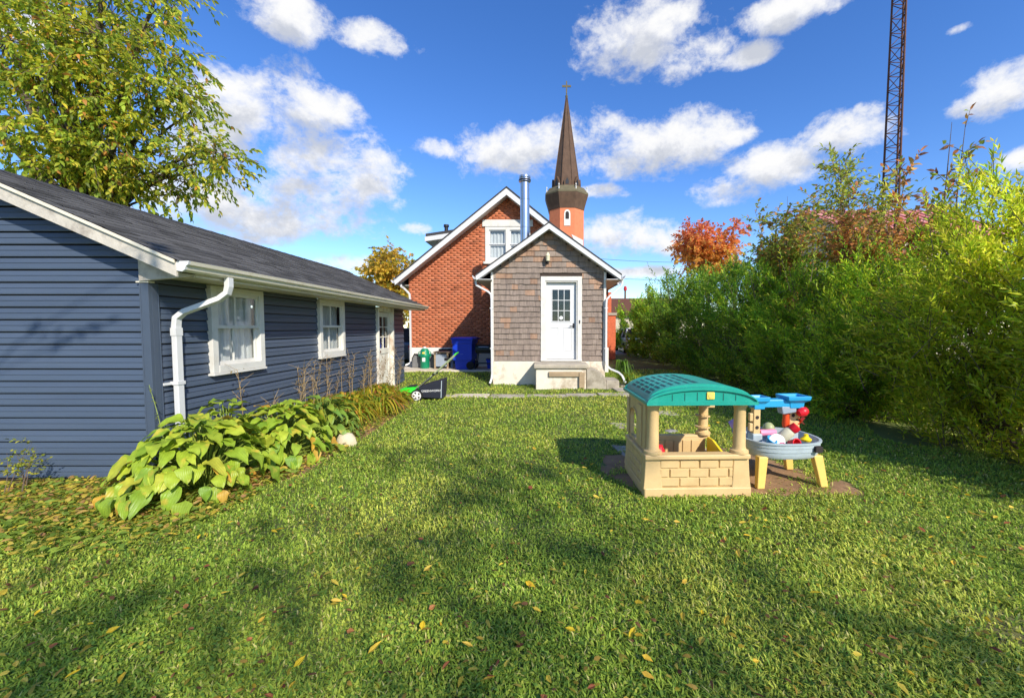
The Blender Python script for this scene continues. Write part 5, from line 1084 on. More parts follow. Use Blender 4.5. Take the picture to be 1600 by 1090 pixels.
def big_tree(name, base, clumps, label, cols, w, seed, leaf=(.14, .12), ntw=55, nl=9, tl=(.5, .9), tmpl=MAPLE, trunk=.22, fork=None, droop=.6, group=None, density=1.0, cat='tree', grad=None):
    """clumps: (x,y,z,r) leafy masses at limb ends, world coordinates"""
    r = np.random.default_rng(seed); x, y = base; z0 = float(gz(x, y)); o = np.array([x, y, z0]); g = thing(name, tuple(o), label, cat, group); b = MB()
    fork = np.array(fork if fork is not None else (x, y, 2.5)) - o
    b.tube([(0, 0, -.1), (0, 0, .3), tuple(fork * .6), tuple(fork)], [trunk * 1.25, trunk, trunk * .85, trunk * .75], 10)
    tp, td, tL = [], [], []
    for (cx, cy, cz, cr) in clumps:
        e = np.array([cx, cy, cz]) - o; mid = fork * .55 + e * .45 + np.array([0, 0, .12 * np.linalg.norm(e - fork)])
        pts = [fork, fork * .75 + mid * .25 + np.array([0, 0, .05]), mid, mid * .5 + e * .5 + np.array([0, 0, .08]), e]
        k = min(1, cr * .9); b.tube([tuple(p) for p in pts], [trunk * .5 * k, trunk * .42 * k, trunk * .3 * k, trunk * .18 * k, .012], 6)
        n = int(ntw * cr * cr * density)
        for q in range(n):
            d = r.normal(0, 1, 3); d /= np.linalg.norm(d); p = e + d * cr * r.uniform(.15, .95) ** .7 * np.array([1, 1, .8]); src = e if r.random() < .6 else pts[3]
            if r.random() < .25: b.tube([tuple(src), tuple((src + p) / 2 + r.normal(0, .05, 3)), tuple(p)], [.012, .009, .004], 3, cap=False)
            dd = d * .8 + np.array([0, 0, -droop * .4]) + r.normal(0, .35, 3); tp.append(p - dd / np.linalg.norm(dd) * .15); td.append(dd); tL.append(r.uniform(*tl))
    tp, td, tL = np.array(tp), nrm(np.array(td)), np.array(tL)
    for k in range(0, len(tp), 3): b.tube([tp[k], tp[k] + td[k] * tL[k]], [.006, .002], 3, cap=False)
    pos, dirs = twigs_to_leaves(tp, td, tL, nl, 1.15, .1, sag=.15); dirs = dirs + np.array([0, 0, -droop]); m = len(pos)
    tw = np.repeat(r.normal(1, .15, len(tp)), nl)[:, None]
    pc = palette(m, cols, w, .2)
    if grad is not None:
        q = (pos[:, 2:3] - pos[:, 2].min()) / (pos[:, 2].max() - pos[:, 2].min()); q = np.clip(q * 1.5 - .25 + r.normal(0, .12, (m, 1)), 0, 1); pc = pc * .35 + .65 * (np.array(grad[0]) * (1 - q) + np.array(grad[1]) * q) * r.uniform(.75, 1.2, (m, 1))
    V, Fc, C = leaf_arrays(pos, dirs, r.uniform(.65, 1.2, m) * leaf[0], r.uniform(.7, 1.15, m) * leaf[1], np.clip(pc * tw, .004, .95), tmpl)
    npmesh('crown', V, Fc, C, M['leaf'], g); b.build('trunk', M['bark'], g, local=True, smooth=True); return g
def clump(px, py, Y, r): p = P(px, py, Y); return (p.x, p.y, p.z, r)
# maple that overhangs the garage roof
MP = [lin(182, 190, 60), lin(152, 172, 56), lin(208, 202, 66), lin(224, 202, 70), lin(122, 148, 52), lin(214, 150, 72)]
cl = [clump(300, 270, 8.2, .72), clump(250, 215, 8.0, .8), clump(335, 235, 8.0, .6), clump(365, 248, 7.8, .34), clump(215, 120, 7.6, .85), clump(275, 140, 7.8, .6), clump(225, 45, 7.8, .85), clump(150, 55, 7.5, .9), clump(80, 40, 7.4, .9),
      clump(60, 120, 7.2, .8), clump(140, 150, 7.4, .85), clump(95, 225, 7.2, .75), clump(170, 235, 7.4, .8), clump(20, 210, 7.0, .6), clump(10, 60, 7.0, .9), clump(160, -40, 8, 1.1), clump(40, -50, 8, 1.1), clump(250, -20, 8.6, .7), clump(225, 285, 8.0, .55), clump(285, 85, 8.6, .38), clump(305, 170, 8.4, .42), clump(280, 305, 8.3, .3), clump(150, 265, 7.4, .5), clump(-80, 0, 8, 1.3), clump(-120, 150, 8, 1.3), clump(0, -160, 9, 1.5), clump(60, 265, 6.9, .35), clump(110, 262, 7.3, .5), clump(190, 285, 7.8, .45), clump(40, 235, 7.0, .5), clump(120, 100, 7.3, .7), clump(190, 180, 7.6, .6)]
big_tree('maple_tree', (-9.2, 8.6), cl, 'large green and gold maple whose branches hang over the garage roof', MP, [5, 5, 3, 2, 3, .6], 61, (.115, .055), 84, 15, (.35, .7), tmpl=OVATE, trunk=.3, fork=(-9.0, 8.5, 3.4))
# autumn trees further off
def round_crown(cx, cy, cz, R_, n, seed, flat=1.0):
    r = np.random.default_rng(seed); out = []
    for k in range(n):
        d = r.normal(0, 1, 3); d /= np.linalg.norm(d); q = r.uniform(.35, .95); out.append((cx + d[0] * R_ * q, cy + d[1] * R_ * q, cz + d[2] * R_ * q * flat, R_ * r.uniform(.3, .46)))
    return out
OR = [lin(243, 168, 78), lin(238, 138, 76), lin(246, 200, 86), lin(230, 112, 84), lin(240, 212, 92)]
c = P(1108, 372, 32); big_tree('orange_maple', (c.x, c.y), round_crown(c.x, c.y, c.z - .75, 2.45, 32, 5, 1.15), 'orange and red autumn maple above the far end of the hedge', OR, [4, 4, 3, 3, 1.5], 62, (.27, .22), 30, 8, (.5, .9), trunk=.22, fork=(c.x, c.y, 4), droop=.3, grad=(lin(246, 206, 84), lin(236, 112, 84)))
YL = [lin(228, 190, 66), lin(208, 174, 62), lin(182, 170, 64), lin(232, 178, 66), lin(152, 150, 60)]
c = P(608, 428, 36); big_tree('yellow_tree', (c.x, c.y), round_crown(c.x, c.y, c.z - .6, 2.9, 28, 6, 1.0), 'golden yellow autumn tree between the garage and the brick house', YL, [4, 4, 3, 2, 2], 63, (.34, .26), 24, 7, (.5, .9), trunk=.26, fork=(c.x, c.y, 3), droop=.3)
c = P(560, 440, 42); big_tree('orange_tree', (c.x, c.y), round_crown(c.x, c.y, c.z - .9, 1.6, 10, 7), 'small orange tree just over the far garage roof', OR, None, 64, (.36, .3), 24, 7, (.5, .9), trunk=.16, fork=(c.x, c.y, 2.5), droop=.3)
c = P(640, 500, 30); big_tree('yellow_bush_tree', (c.x, c.y), round_crown(c.x - .2, c.y, c.z + .6, 1.5, 10, 8), 'olive yellow small tree low behind the house downspout', YL, [2, 3, 5, 1, 5], 65, (.3, .24), 26, 7, (.4, .8), trunk=.12, fork=(c.x, c.y, 1), droop=.3)
# trees behind the camera whose shade falls across the lawn
def shade_pt(gx, gy, z, r): t = z / TOSUN.z; return (gx + TOSUN.x * t, gy + TOSUN.y * t, z, r)
sh = [shade_pt(-.9, 4.4, 6.6, .75), shade_pt(.0, 4.1, 6.9, .5), shade_pt(-1.6, 4.6, 6.4, .4), shade_pt(-1.0, 2.75, 6.8, .75), shade_pt(-1.9, 2.5, 6.6, .6), shade_pt(.1, 3.0, 7.2, .5), shade_pt(.9, 2.3, 7.4, .6), shade_pt(1.5, 2.1, 7.0, .55), shade_pt(-.3, 1.9, 7.4, .55), shade_pt(.4, 1.4, 7.8, .6), shade_pt(2.0, 1.3, 7.0, .7), shade_pt(-2.6, 1.9, 6.4, .7), shade_pt(-1.3, 1.2, 7.5, .6), shade_pt(3.0, 2.6, 6.2, .35)]
big_tree('yard_tree', (6.4, -6.6), sh, 'yellow-green yard tree standing behind the viewpoint, shading the lawn', MP, None, 66, (.15, .12), 60, 8, (.35, .6), trunk=.16, fork=(6.2, -6.4, 4.2), density=.5)

big_tree('leaning_tree', (-5.6, .2), [(-1.1, .37, 5.2, .3), (-2.2, .33, 4.4, .22), (-3.2, -.5, 5.2, .5), (-4.4, -.6, 5.4, .6)], 'leaning yard tree left of the viewpoint, its limb shading the garage wall', MP, None, 67, (.13, .08), 60, 8, (.3, .5), tmpl=OVATE, trunk=.13, fork=(-3.9, .26, 2.95))

# ------------------------------------------------------------------ background
def mast():
    bx, by = 10.45, 12.6; g = thing('lattice_mast', (bx, by, 0), 'rusty three-legged lattice mast rising behind the hedge', 'mast')
    H = 17.0; hw0, hw1 = .27, .15
    def leg(k, z): a = R(30 + 120 * k); w = (hw0 + (hw1 - hw0) * z / H) * 1.0; return (bx + w * math.cos(a), by + w * math.sin(a), z)
    for k in range(3): MB().tube([leg(k, 0), leg(k, H)], [.032, .022], 8).build('leg', M['rust'], g, smooth=True)
    z = .3; i = 0
    while z < H - .4:
        for k in range(3):
            j = (k + 1) % 3
            MB().tube([leg(k, z), leg(j, z)], .012, 5).build('rung', M['rust'], g)
            MB().tube([leg(k, z + .03), leg(j, z + .38)] if i % 2 == 0 else [leg(j, z + .03), leg(k, z + .38)], .011, 5).build('brace', M['rust'], g)
        z += .41; i += 1
mast()
def barn():
    g = thing('red_roof_building', (14, 19, 0), 'building with faded red metal roof showing through the bushes', 'building')
    x0, x1, y0, y1 = 13.6, 20.5, 18.0, 26.0; ze, zr = 5.6, 7.6; ym = (y0 + y1) / 2
    MB().box(x0 + .3, x1 - .3, y0 + .3, y1 - .3, 0, ze).build('wall', M['wall_beige'], g)
    for s, yy in ((-1, y0), (1, y1)):
        ro = MB().add([(x0, yy, ze - .1), (x1, yy, ze - .1), (x1, ym, zr), (x0, ym, zr), (x0, yy, ze - .16), (x1, yy, ze - .16), (x1, ym, zr - .06), (x0, ym, zr - .06)], [(0, 1, 2, 3), (7, 6, 5, 4), (0, 4, 5, 1), (1, 5, 6, 2), (3, 2, 6, 7), (0, 3, 7, 4)]).build('roof', M['red_roof'], g)
        x = x0 + .15
        while x < x1:
            MB().tube([(x, yy, ze - .07), (x, ym, zr + .03)], .03, 4).build('seam', M['red_roof'], ro); x += .45
    MB().prism([(y0 + .3, ze), (y1 - .3, ze), (ym, zr - .1)], 'x', x0 + .3, x0 + .4).build('gable', M['wall_beige'], g)
    MB().box(x0 + .27, x0 + .3, 20, 21.2, 2.2, 3.6).build('window', M['dark_interior'], g)
barn()
def pole(px, py, Y, label, r=.13, red=False):
    p = P(px, py, Y); g = thing('utility_pole', (p.x, Y, 0), label, 'pole')
    MB().tube([(p.x, Y, -.2), (p.x, Y, p.z)], [r, r * .8], 8).build('post', M['pole_wood'], g, smooth=True)
    if red: MB().lathe([(0, 0), (.25, 0), (.3, .3), (.2, .7), (0, .8)], (p.x, Y, p.z - .2), 8).build('beacon', M['sign_red'], g, smooth=True)
    else: MB().box(p.x - 1, p.x + 1, Y - .06, Y + .06, p.z - .8, p.z - .65).build('crossarm', M['pole_wood'], g)
    return p
pole(977, 452, 70, 'slim distant pole with a red top right of the annex', .2, True)
pp = pole(1150, 396, 31, 'wooden utility pole hidden in the orange maple carrying overhead wires', .14)
def cable(a, b, sag, label):
    pts = [Vector(a) + (Vector(b) - Vector(a)) * t - Vector((0, 0, sag * 4 * t * (1 - t))) for t in np.linspace(0, 1, 14)]
    tag(MB().tube(pts, .011, 5).build('overhead_wire', M['cable'], smooth=True), label, 'wire', 'overhead wires')
cable((1.8, 24.0, 5.55), (pp.x - .7, 31, pp.z - .62), .15, 'upper overhead wire crossing the sky right of the annex roof')
cable((2.0, 24.2, 4.45), (pp.x + .0, 31, pp.z - 1.9), .12, 'lower overhead wire crossing the sky right of the annex gutter')
def far_house():
    c = P(990, 480, 62); g = thing('distant_house', (c.x, 62, 0), 'distant house with russet roof beyond the annex downspout', 'house'); x, z = c.x, c.z
    MB().box(x - 3, x + 8, 62, 70, 0, z - 1.2).build('wall', M['wall_beige'], g)
    MB().prism([(61.5, z - 1.3), (70.5, z - 1.3), (66, z + 1.6)], 'x', x - 3.4, x + 8.4).build('roof', M['rust'], g)
    for k in range(3): MB().box(x - 2 + 2.6 * k, x - .8 + 2.6 * k, 61.95, 61.999, 1, 2.4).build('window', M['dark_interior'], g)
far_house()
def car(x, y, rz, m, label, name='parked_car'):
    g = thing(name, (x, y, 0), label, 'car', 'cars parked beyond the yard', rz)
    low = [(-2.1, .25), (2.1, .25), (2.15, .5), (2.1, .78), (1.3, .9), (-1.5, .95), (-2.1, .9), (-2.18, .55)]
    MB().prism(low, 'y', -.86, .86).build('body', M[m], g, local=True, bevel=.08, seg=3)
    def sec(t, w): return None
    c = MB(); b0 = [(-1.6, -.80, .93), (.95, -.80, .9), (.95, .80, .9), (-1.6, .80, .93)]; t0 = [(-1.15, -.62, 1.45), (.25, -.62, 1.45), (.25, .62, 1.45), (-1.15, .62, 1.45)]
    c.loft([b0, t0]); cab = c.build('cabin', M['dark_interior'], g, local=True, bevel=.03)
    MB().box(-1.18, .28, -.64, .64, 1.44, 1.49).build('roof', M[m], g, local=True, bevel=.03)
    for a, b2 in (((.95, .90), (.25, 1.45)), ((-.35, .92), (-.4, 1.45)), ((-1.6, .93), (-1.15, 1.45))):
        for s in (-1, 1): MB().tube([(a[0], s * .81, a[1]), (b2[0], s * .63, b2[1])], .045, 6).build('pillar', M[m], g, local=True)
    for wx in (-1.35, 1.35):
        for s in (-1, 1):
            w = MB().lathe([(0, -.1), (.2, -.1), (.32, -.09), (.32, .09), (.2, .1), (0, .1)], n=20).build('wheel', M['rubber'], g, smooth=True, local=True); w.matrix_local = Matrix.Translation((wx, s * .8, .32)) @ Matrix.Rotation(R(90), 4, 'X')
            MB().lathe([(0, -.105), (.19, -.105), (.19, .105), (0, .105)], n=16).build('rim', M['chrome'], w, local=True)
    for s in (-1, 1): MB().box(2.08, 2.17, s * .62 - .16, s * .62 + .16, .6, .74).build('headlight', M['label_white'], g, local=True, bevel=.02)
    for s in (-1, 1): MB().box(-2.19, -2.08, s * .66 - .12, s * .66 + .12, .65, .82).build('tail_light', M['red_plastic'], g, local=True, bevel=.02)
car(5.6, 25.3, R(90), 'car_white', 'white car parked between the house corner and the hedge')
car(-5.75, 18.2, R(92), 'car_grey', 'dark grey car glimpsed between the garage and the house downspout')
# tree line far away so that the ground does not end at a bare horizon
FG = [lin(120, 110, 52), lin(96, 104, 50), lin(140, 104, 52), lin(84, 96, 48)]
for k, (x, y, r_, h, lab) in enumerate([(-26, 58, 3.6, 4.2, 'distant green-brown tree far left behind the garage'), (-14, 66, 3.4, 3.8, 'distant tree behind the yellow autumn tree'), (12.5, 74, 3.0, 3.4, 'distant tree seen just left of the far hedge'), (20, 70, 3.6, 4.2, 'distant tree behind the orange maple'), (36, 60, 4, 5, 'distant tree far behind the hedge'), (55, 66, 4.4, 5, 'distant tree at far right behind the hedge')]):
    big_tree('distant_tree', (x, y), round_crown(x, y, h, r_, 14, 80 + k, .9), lab, FG, None, 90 + k, (.6, .5), 7, 6, (.8, 1.3), trunk=.25, fork=(x, y, 1.6), droop=.3, group='distant trees')

# ------------------------------------------------------------------ border plants along the garage
def hosta_leaf(L, W, droop, fold, name):
    n = 9; V, Fc = [], []; ph = random.uniform(0, 6); tw = random.uniform(-.5, .5); bend = random.uniform(-.12, .12)
    for i in range(n):
        t = i / (n - 1); w = W * (max(0, math.sin(math.pi * min(1, t ** .66))) ** .8) + .002; zc = -droop * t ** 2.2 * L
        for k, v in enumerate((-1, -.5, 0, .5, 1)):
            z = fold * abs(v) * w * (.6 + .3 * math.sin(5 * t + v * 2)) + .10 * W * (abs(v) ** 1.5) * math.sin(11 * t + ph + 2 * v) + tw * t * v * w * .5
            V.append((t * L, v * w * .5 + bend * t * t * L, zc + z))
    for i in range(n - 1):
        for k in range(4): a = i * 5 + k; Fc.append((a, a + 5, a + 6, a + 1))
    me = bpy.data.meshes.new(name); me.from_pydata(V, [], Fc); me.polygons.foreach_set('use_smooth', [True] * len(me.polygons)); me.update(); return me
def leafmat(name, cols, rough=.42, blotch=lin(214, 186, 74)):
    m = bpy.data.materials.new(name); m.use_nodes = True; N, L = m.node_tree.nodes, m.node_tree.links; N.clear()
    out = N.new('ShaderNodeOutputMaterial'); p = N.new('ShaderNodeBsdfPrincipled'); p.inputs['Roughness'].default_value = rough; p.inputs['Specular IOR Level'].default_value = .35
    oi = N.new('ShaderNodeObjectInfo'); r = N.new('ShaderNodeValToRGB'); L.new(oi.outputs['Random'], r.inputs[0])
    e = r.color_ramp.elements; e[0].position, e[0].color = 0, (*cols[0], 1); e[1].position, e[1].color = 1, (*cols[-1], 1)
    for i, c in enumerate(cols[1:-1]): q = e.new((i + 1) / (len(cols) - 1)); q.color = (*c, 1)
    tc = N.new('ShaderNodeTexCoord'); no = N.new('ShaderNodeTexNoise'); no.inputs['Scale'].default_value = 14; no.inputs['Detail'].default_value = 4; L.new(tc.outputs['Object'], no.inputs['Vector'])
    mr = N.new('ShaderNodeMapRange'); mr.inputs[1].default_value = .3; mr.inputs[2].default_value = .7; mr.inputs[3].default_value = .8; mr.inputs[4].default_value = 1.2; L.new(no.outputs[0], mr.inputs[0])
    hs = N.new('ShaderNodeHueSaturation'); L.new(r.outputs[0], hs.inputs['Color']); L.new(mr.outputs[0], hs.inputs['Value'])
    n2 = N.new('ShaderNodeTexNoise'); n2.inputs['Scale'].default_value = 9; ad = N.new('ShaderNodeVectorMath'); ad.operation = 'ADD'; L.new(tc.outputs['Object'], ad.inputs[0]); L.new(oi.outputs['Location'], ad.inputs[1]); L.new(ad.outputs[0], n2.inputs['Vector'])
    rp = N.new('ShaderNodeValToRGB'); rp.color_ramp.elements[0].position = .60; rp.color_ramp.elements[1].position = .78; L.new(n2.outputs[0], rp.inputs[0])
    yb = N.new('ShaderNodeMix'); yb.data_type = 'RGBA'; L.new(rp.outputs[0], yb.inputs[0]); L.new(hs.outputs[0], yb.inputs[6]); yb.inputs[7].default_value = (*blotch, 1)
    class _o: outputs = [yb.outputs[2]]
    hs = _o
    wv = N.new('ShaderNodeTexWave'); wv.bands_direction = 'Y'; wv.inputs['Scale'].default_value = 18; wv.inputs['Distortion'].default_value = .6; L.new(tc.outputs['Object'], wv.inputs['Vector'])
    bp = N.new('ShaderNodeBump'); bp.inputs['Strength'].default_value = .2; bp.inputs['Distance'].default_value = .01; L.new(wv.outputs[1], bp.inputs['Height']); L.new(bp.outputs[0], p.inputs['Normal'])
    L.new(hs.outputs[0], p.inputs['Base Color']); t = N.new('ShaderNodeBsdfTranslucent'); L.new(hs.outputs[0], t.inputs[0]); mx = N.new('ShaderNodeMixShader'); mx.inputs[0].default_value = .3
    L.new(p.outputs[0], mx.inputs[1]); L.new(t.outputs[0], mx.inputs[2]); L.new(mx.outputs[0], out.inputs[0]); M[name] = m; return m
leafmat('hosta_lime', [lin(162, 184, 56), lin(138, 168, 50), lin(184, 196, 62), lin(118, 154, 50), lin(170, 188, 58), lin(142, 170, 50), lin(194, 190, 66)])
leafmat('hosta_green', [lin(130, 160, 60), lin(108, 144, 58), lin(150, 170, 62), lin(94, 130, 56), lin(164, 176, 60)])
leafmat('hosta_gold', [lin(206, 166, 56), lin(196, 146, 60), lin(216, 184, 80)])
def hosta(x, y, Rr, H, n, L, W, m, label, seed, gold=.06):
    r = random.Random(seed); z0 = float(gz(x, y)); g = thing('hosta_plant', (x, y, z0), label, 'plant', 'hostas along the garage')
    sets = {}
    for mm in (m, 'hosta_gold'):
        sets[mm] = []
        for q in range(8):
            me = hosta_leaf(L * r.uniform(.88, 1.1), W * r.uniform(.9, 1.12), r.uniform(.25, .8), r.uniform(.05, .3), 'hosta_leaf'); me.materials.append(M[mm]); sets[mm].append(me)
    st = MB()
    for i in range(n):
        t = ((i + .5) / n) ** .6; a = i * 2.39996 + r.uniform(-.3, .3); rad = Rr * t * r.uniform(.75, .95); zz = H * (1 - .86 * t ** 2.4) * r.uniform(.8, 1.1) + .03
        mm = 'hosta_gold' if r.random() < gold * (1.8 if t > .8 else .5) else m
        o = bpy.data.objects.new('leaf', r.choice(sets[mm])); COL.objects.link(o); o.parent = g
        px_, py_ = rad * math.cos(a) * .72, rad * math.sin(a) * .9
        o.location = (px_, py_, zz); pitch = R(32) * (1 - t) - R(42) * t ** 1.5 + r.uniform(-.2, .2)
        s = r.uniform(.6, 1.15); o.rotation_euler = (r.uniform(-.45, .45), -pitch + r.uniform(-.15, .15), a + r.uniform(-.5, .5)); o.scale = (s, s, s)
        st.tube([(px_ * .15, py_ * .15, 0), (px_ * .55, py_ * .55, zz * .7), (px_, py_, zz)], [.007, .006, .004], 4, cap=False)
    st.build('leaf_stalks', M['stalk_green'], g, local=True, kind='stuff')
    return g
mat('stalk_green', lin(134, 150, 60), .5, .2, 8)
hosta(-3.2, 3.88, .9, .60, 250, .185, .13, 'hosta_lime', 'largest lime-green hosta spilling round the garage corner', 1, .07)
hosta(-2.98, 4.74, .8, .58, 200, .18, .115, 'hosta_lime', 'lime-green hosta right beside the largest one, under the first window', 2, .08)
hosta(-2.92, 5.55, .66, .5, 150, .19, .085, 'hosta_green', 'darker green narrow-leaved hosta in middle of the border', 3, .04)
hosta(-3.45, 4.5, .4, .68, 34, .21, .14, 'hosta_lime', 'small hosta at foot of the garage downspout', 4, .0)
def strap_clump(x, y, Rr, H, n, cols, w, label, seed, group='yellowing lilies along the garage'):
    r = np.random.default_rng(seed); z0 = float(gz(x, y)); g = thing('daylily_clump', (x, y, z0), label, 'plant', group); S = 7
    a = r.uniform(0, 6.283, n); reach = Rr * r.uniform(.5, 1.15, n); hh = H * r.uniform(.6, 1.1, n); wd = r.uniform(.012, .024, n)
    b0 = np.stack([r.normal(0, Rr * .22, n), r.normal(0, Rr * .22, n)], 1); t = np.linspace(0, 1, S)
    out = np.stack([np.cos(a), np.sin(a)], 1); sd = np.stack([-np.sin(a), np.cos(a)], 1)
    rr = reach[:, None] * (t ** 1.25)[None]; zz = hh[:, None] * (np.sin(np.pi * np.minimum(t * .78, 1)) - .35 * t ** 3)[None]
    ww = wd[:, None] * (np.sin(np.pi * (t * .86 + .1)))[None]
    ctr = b0[:, None, :] + out[:, None, :] * rr[:, :, None]
    Lf = np.concatenate([ctr + sd[:, None, :] * ww[:, :, None], np.maximum(zz, .01)[:, :, None]], 2); Rt = np.concatenate([ctr - sd[:, None, :] * ww[:, :, None], np.maximum(zz, .01)[:, :, None]], 2)
    V = np.stack([Lf, Rt], 2).reshape(n, S * 2, 3); base = (np.arange(n) * S * 2)[:, None]; q = np.array([[2 * i, 2 * i + 1, 2 * i + 3, 2 * i + 2] for i in range(S - 1)])
    Fc = (q[None] + base[:, :, None]).reshape(-1, 4); npmesh('leaves', V.reshape(-1, 3), Fc, np.repeat(palette(n, cols, w, .15), S * 2, 0), M['leaf'], g, smooth=True)
    return g
YG = [lin(186, 180, 50), lin(150, 166, 48), lin(214, 182, 60), lin(112, 144, 48), lin(206, 150, 66), lin(176, 112, 62)]
for k, (x, y, rr, h, lab) in enumerate([(-3.0, 6.4, .42, .38, 'yellow-green lily clump next to the dark hosta'), (-3.25, 7.0, .45, .42, 'golden lily clump below the second garage window'), (-2.8, 7.2, .48, .36, 'low yellow lily clump at the lawn edge past the second window'), (-3.15, 7.9, .48, .42, 'orange-tinged lily clump halfway to the garage door'), (-3.0, 8.3, .42, .26, 'yellow lily clump spilling towards the mower'), (-3.45, 8.9, .32, .34, 'lily clump just before the garage door'), (-3.4, 6.1, .4, .45, 'lily clump against the siding behind the dark hosta')]):
    strap_clump(x, y, rr, h, 230, YG, [4, 4, 3, 3, 2, 1], lab, 100 + k)
strap_clump(2.35, 10.9, .36, .36, 90, [lin(110, 150, 50), lin(150, 160, 50)], None, 'green strappy plant by the annex downspout outlet', 120, 'plants at the annex corner')
strap_clump(2.75, 10.6, .32, .25, 90, [lin(160, 170, 50), lin(190, 170, 60)], None, 'yellowish low plant beside the stone edging', 121, 'plants at the annex corner')
strap_clump(2.3, 11.7, .3, .65, 70, [lin(110, 150, 50), lin(100, 130, 60)], None, 'tall green plant behind the annex downspout', 122, 'plants at the annex corner')
def stalk(x, y, h, lean, kind, label, seed, group):
    r = np.random.default_rng(seed); g = thing('flower_stalk', (x, y, float(gz(x, y))), label, 'stalk', group); e = np.array([lean[0], lean[1], h]); b = MB()
    pts = [e * t + np.array([lean[0] * (t * t - t) * .6, lean[1] * (t * t - t) * .6, 0]) for t in np.linspace(0, 1, 6)]; b.tube(pts, [.006, .006, .005, .004, .003, .002], 4)
    if kind == 'dry':
        for k in range(9):
            p = pts[5]; d = np.array([r.normal(0, .07), r.normal(0, .07), r.uniform(.04, .12)]); b.tube([p - e * .05 * k, p - e * .05 * k + d], [.003, .0015], 3)
    b.build('stem', M['stalk_dry' if kind == 'dry' else 'stalk_green'], g, local=True)
    n = {'dry': 22, 'hosta': 26, 'bloom': 34}[kind]; s = r.uniform(.35 if kind == 'hosta' else .62, 1.0, n); pos = np.array([np.array([lean[0], lean[1], h]) * q + np.array([lean[0] * (q * q - q) * .6, lean[1] * (q * q - q) * .6, 0]) for q in s])
    if kind != 'hosta': pos += r.normal(0, .028, (n, 3))
    cols = {'dry': [lin(140, 116, 80), lin(160, 136, 84)], 'hosta': [lin(150, 160, 90), lin(190, 184, 130), lin(120, 130, 60)], 'bloom': [lin(214, 212, 226), lin(190, 188, 208)]}[kind]
    V, Fc, C = leaf_arrays(pos, r.normal(0, 1, (n, 3)) + [0, 0, -.5], r.uniform(.025, .05, n), r.uniform(.01, .02, n), palette(n, cols), LANCE); npmesh('seed_heads' if kind != 'bloom' else 'blossoms', V, Fc, C, M['leaf'], g)['kind'] = 'stuff'
mat('stalk_dry', lin(150, 128, 92), .8, .2, 8)
stalk(-3.58, 3.95, .98, (-.12, -.05), 'hosta', 'tall green hosta seed stalk leaning before the garage corner post', 1, None)
stalk(-3.1, 4.9, .62, (.16, .12), 'bloom', 'pale lilac hosta bloom stalk below the first garage window', 2, None)
rs = random.Random(5)
for k in range(38): stalk(rs.uniform(-3.68, -3.1), rs.uniform(5.0, 9.2), rs.uniform(.55, 1.08), (rs.uniform(-.08, .2), rs.uniform(-.12, .15)), 'dry', 'dry brown stalk standing in the border along the garage siding', 10 + k, 'dry stalks along the garage')
# spindly weed at the left edge
sprig_tree('weed_plant', (-4.72, 3.72), .5, .14, 'spindly weed with small yellow leaves at the left foot of the garage wall', 'plant', [lin(190, 186, 70), lin(150, 160, 60)], None, 130, 7, .035, .02, (.12, .25), 7, 40, .4, ts=.16)
def rock(x, y, s, m, label, seed):
    r = np.random.default_rng(seed); b = MB(); n = 10
    rings = [[(x + s[0] * q * math.cos(a) * (1 + r.uniform(-.12, .12)), y + s[1] * q * math.sin(a) * (1 + r.uniform(-.12, .12)), float(gz(x, y)) + z * s[2]) for a in np.linspace(0, 6.283, n, endpoint=False)] for q, z in ((.9, -.1), (1, .25), (.9, .6), (.6, .92), (.2, 1))]
    tag(b.loft(rings).build('stone', M[m], smooth=True, bevel=0), label, 'stone')
rock(-2.52, 5.3, (.13, .1, .17), 'pale_stone', 'pale stone at the lawn edge of the hosta border', 1)
rock(2.6, 10.25, (.34, .12, .12), 'pale_stone', 'pale long edging stone beside the annex path', 2)
rock(2.15, 10.05, (.16, .1, .1), 'pale_stone', 'small pale edging stone near the concrete steps', 3)
rock(1.9, 6.0, (.1, .08, .03), 'grey_stone', 'flat grey stone in the grass behind the playhouse', 4)

# ------------------------------------------------------------------ grass, ground cover, fallen leaves
def inpoly(x, y, poly):
    c = np.zeros(len(x), bool); n = len(poly)
    for i in range(n):
        (x1, y1), (x2, y2) = poly[i], poly[(i + 1) % n]
        k = ((y1 > y) != (y2 > y)) & (x < (x2 - x1) * (y - y1) / (y2 - y1 + 1e-12) + x1); c ^= k
    return c
def blocked(x, y):
    k = (x < GX + .02) & (y > GY0 - .02) & (y < GY1 + .1)
    k |= (x > SX0 - .02) & (x < SX1 + .02) & (y > SY - .02); k |= (y > 12.6) & (x < -1.1) & (x > -6.2); k |= (y > 13.9) & (x < 2.3) & (x > -4.5)
    k |= (np.abs(y - 9.28 - .04 * x) < .17) & (x > -3.4) & (x < 3.2) & (fbm(x, y, 3) < .62)
    k |= (x > -.2) & (x < 1.95) & (y > 10.18) & (y < 11)
    k |= (x > .95) & (x < 1.95) & (y > 3.72) & (y < 4.5)
    k |= inpoly(x, y, DIRT[0]) & (fbm(x, y, 3.5) < .52) & (rng.random(len(x)) < .97); k |= inpoly(x, y, DIRT[1]) & (rng.random(len(x)) < .55)
    k |= inpoly(x, y, BED) & (fbm(x, y, 4) < .74) & ((y > 3.7) | (rng.random(len(x)) < .6))
    k |= (x > 5.0 + .3 * np.sin(y * 2)) & (fbm(x, y, 3) < .6)
    return k
def sample_lawn(N, y0, y1, p, mx=1.42):
    u = rng.random(N); q = 1 - p; y = (y0 ** q + u * (y1 ** q - y0 ** q)) ** (1 / q); x = (rng.random(N) * 2 - 1) * (mx * y + .6)
    k = ~blocked(x, y) & (x < 7); return x[k], y[k]
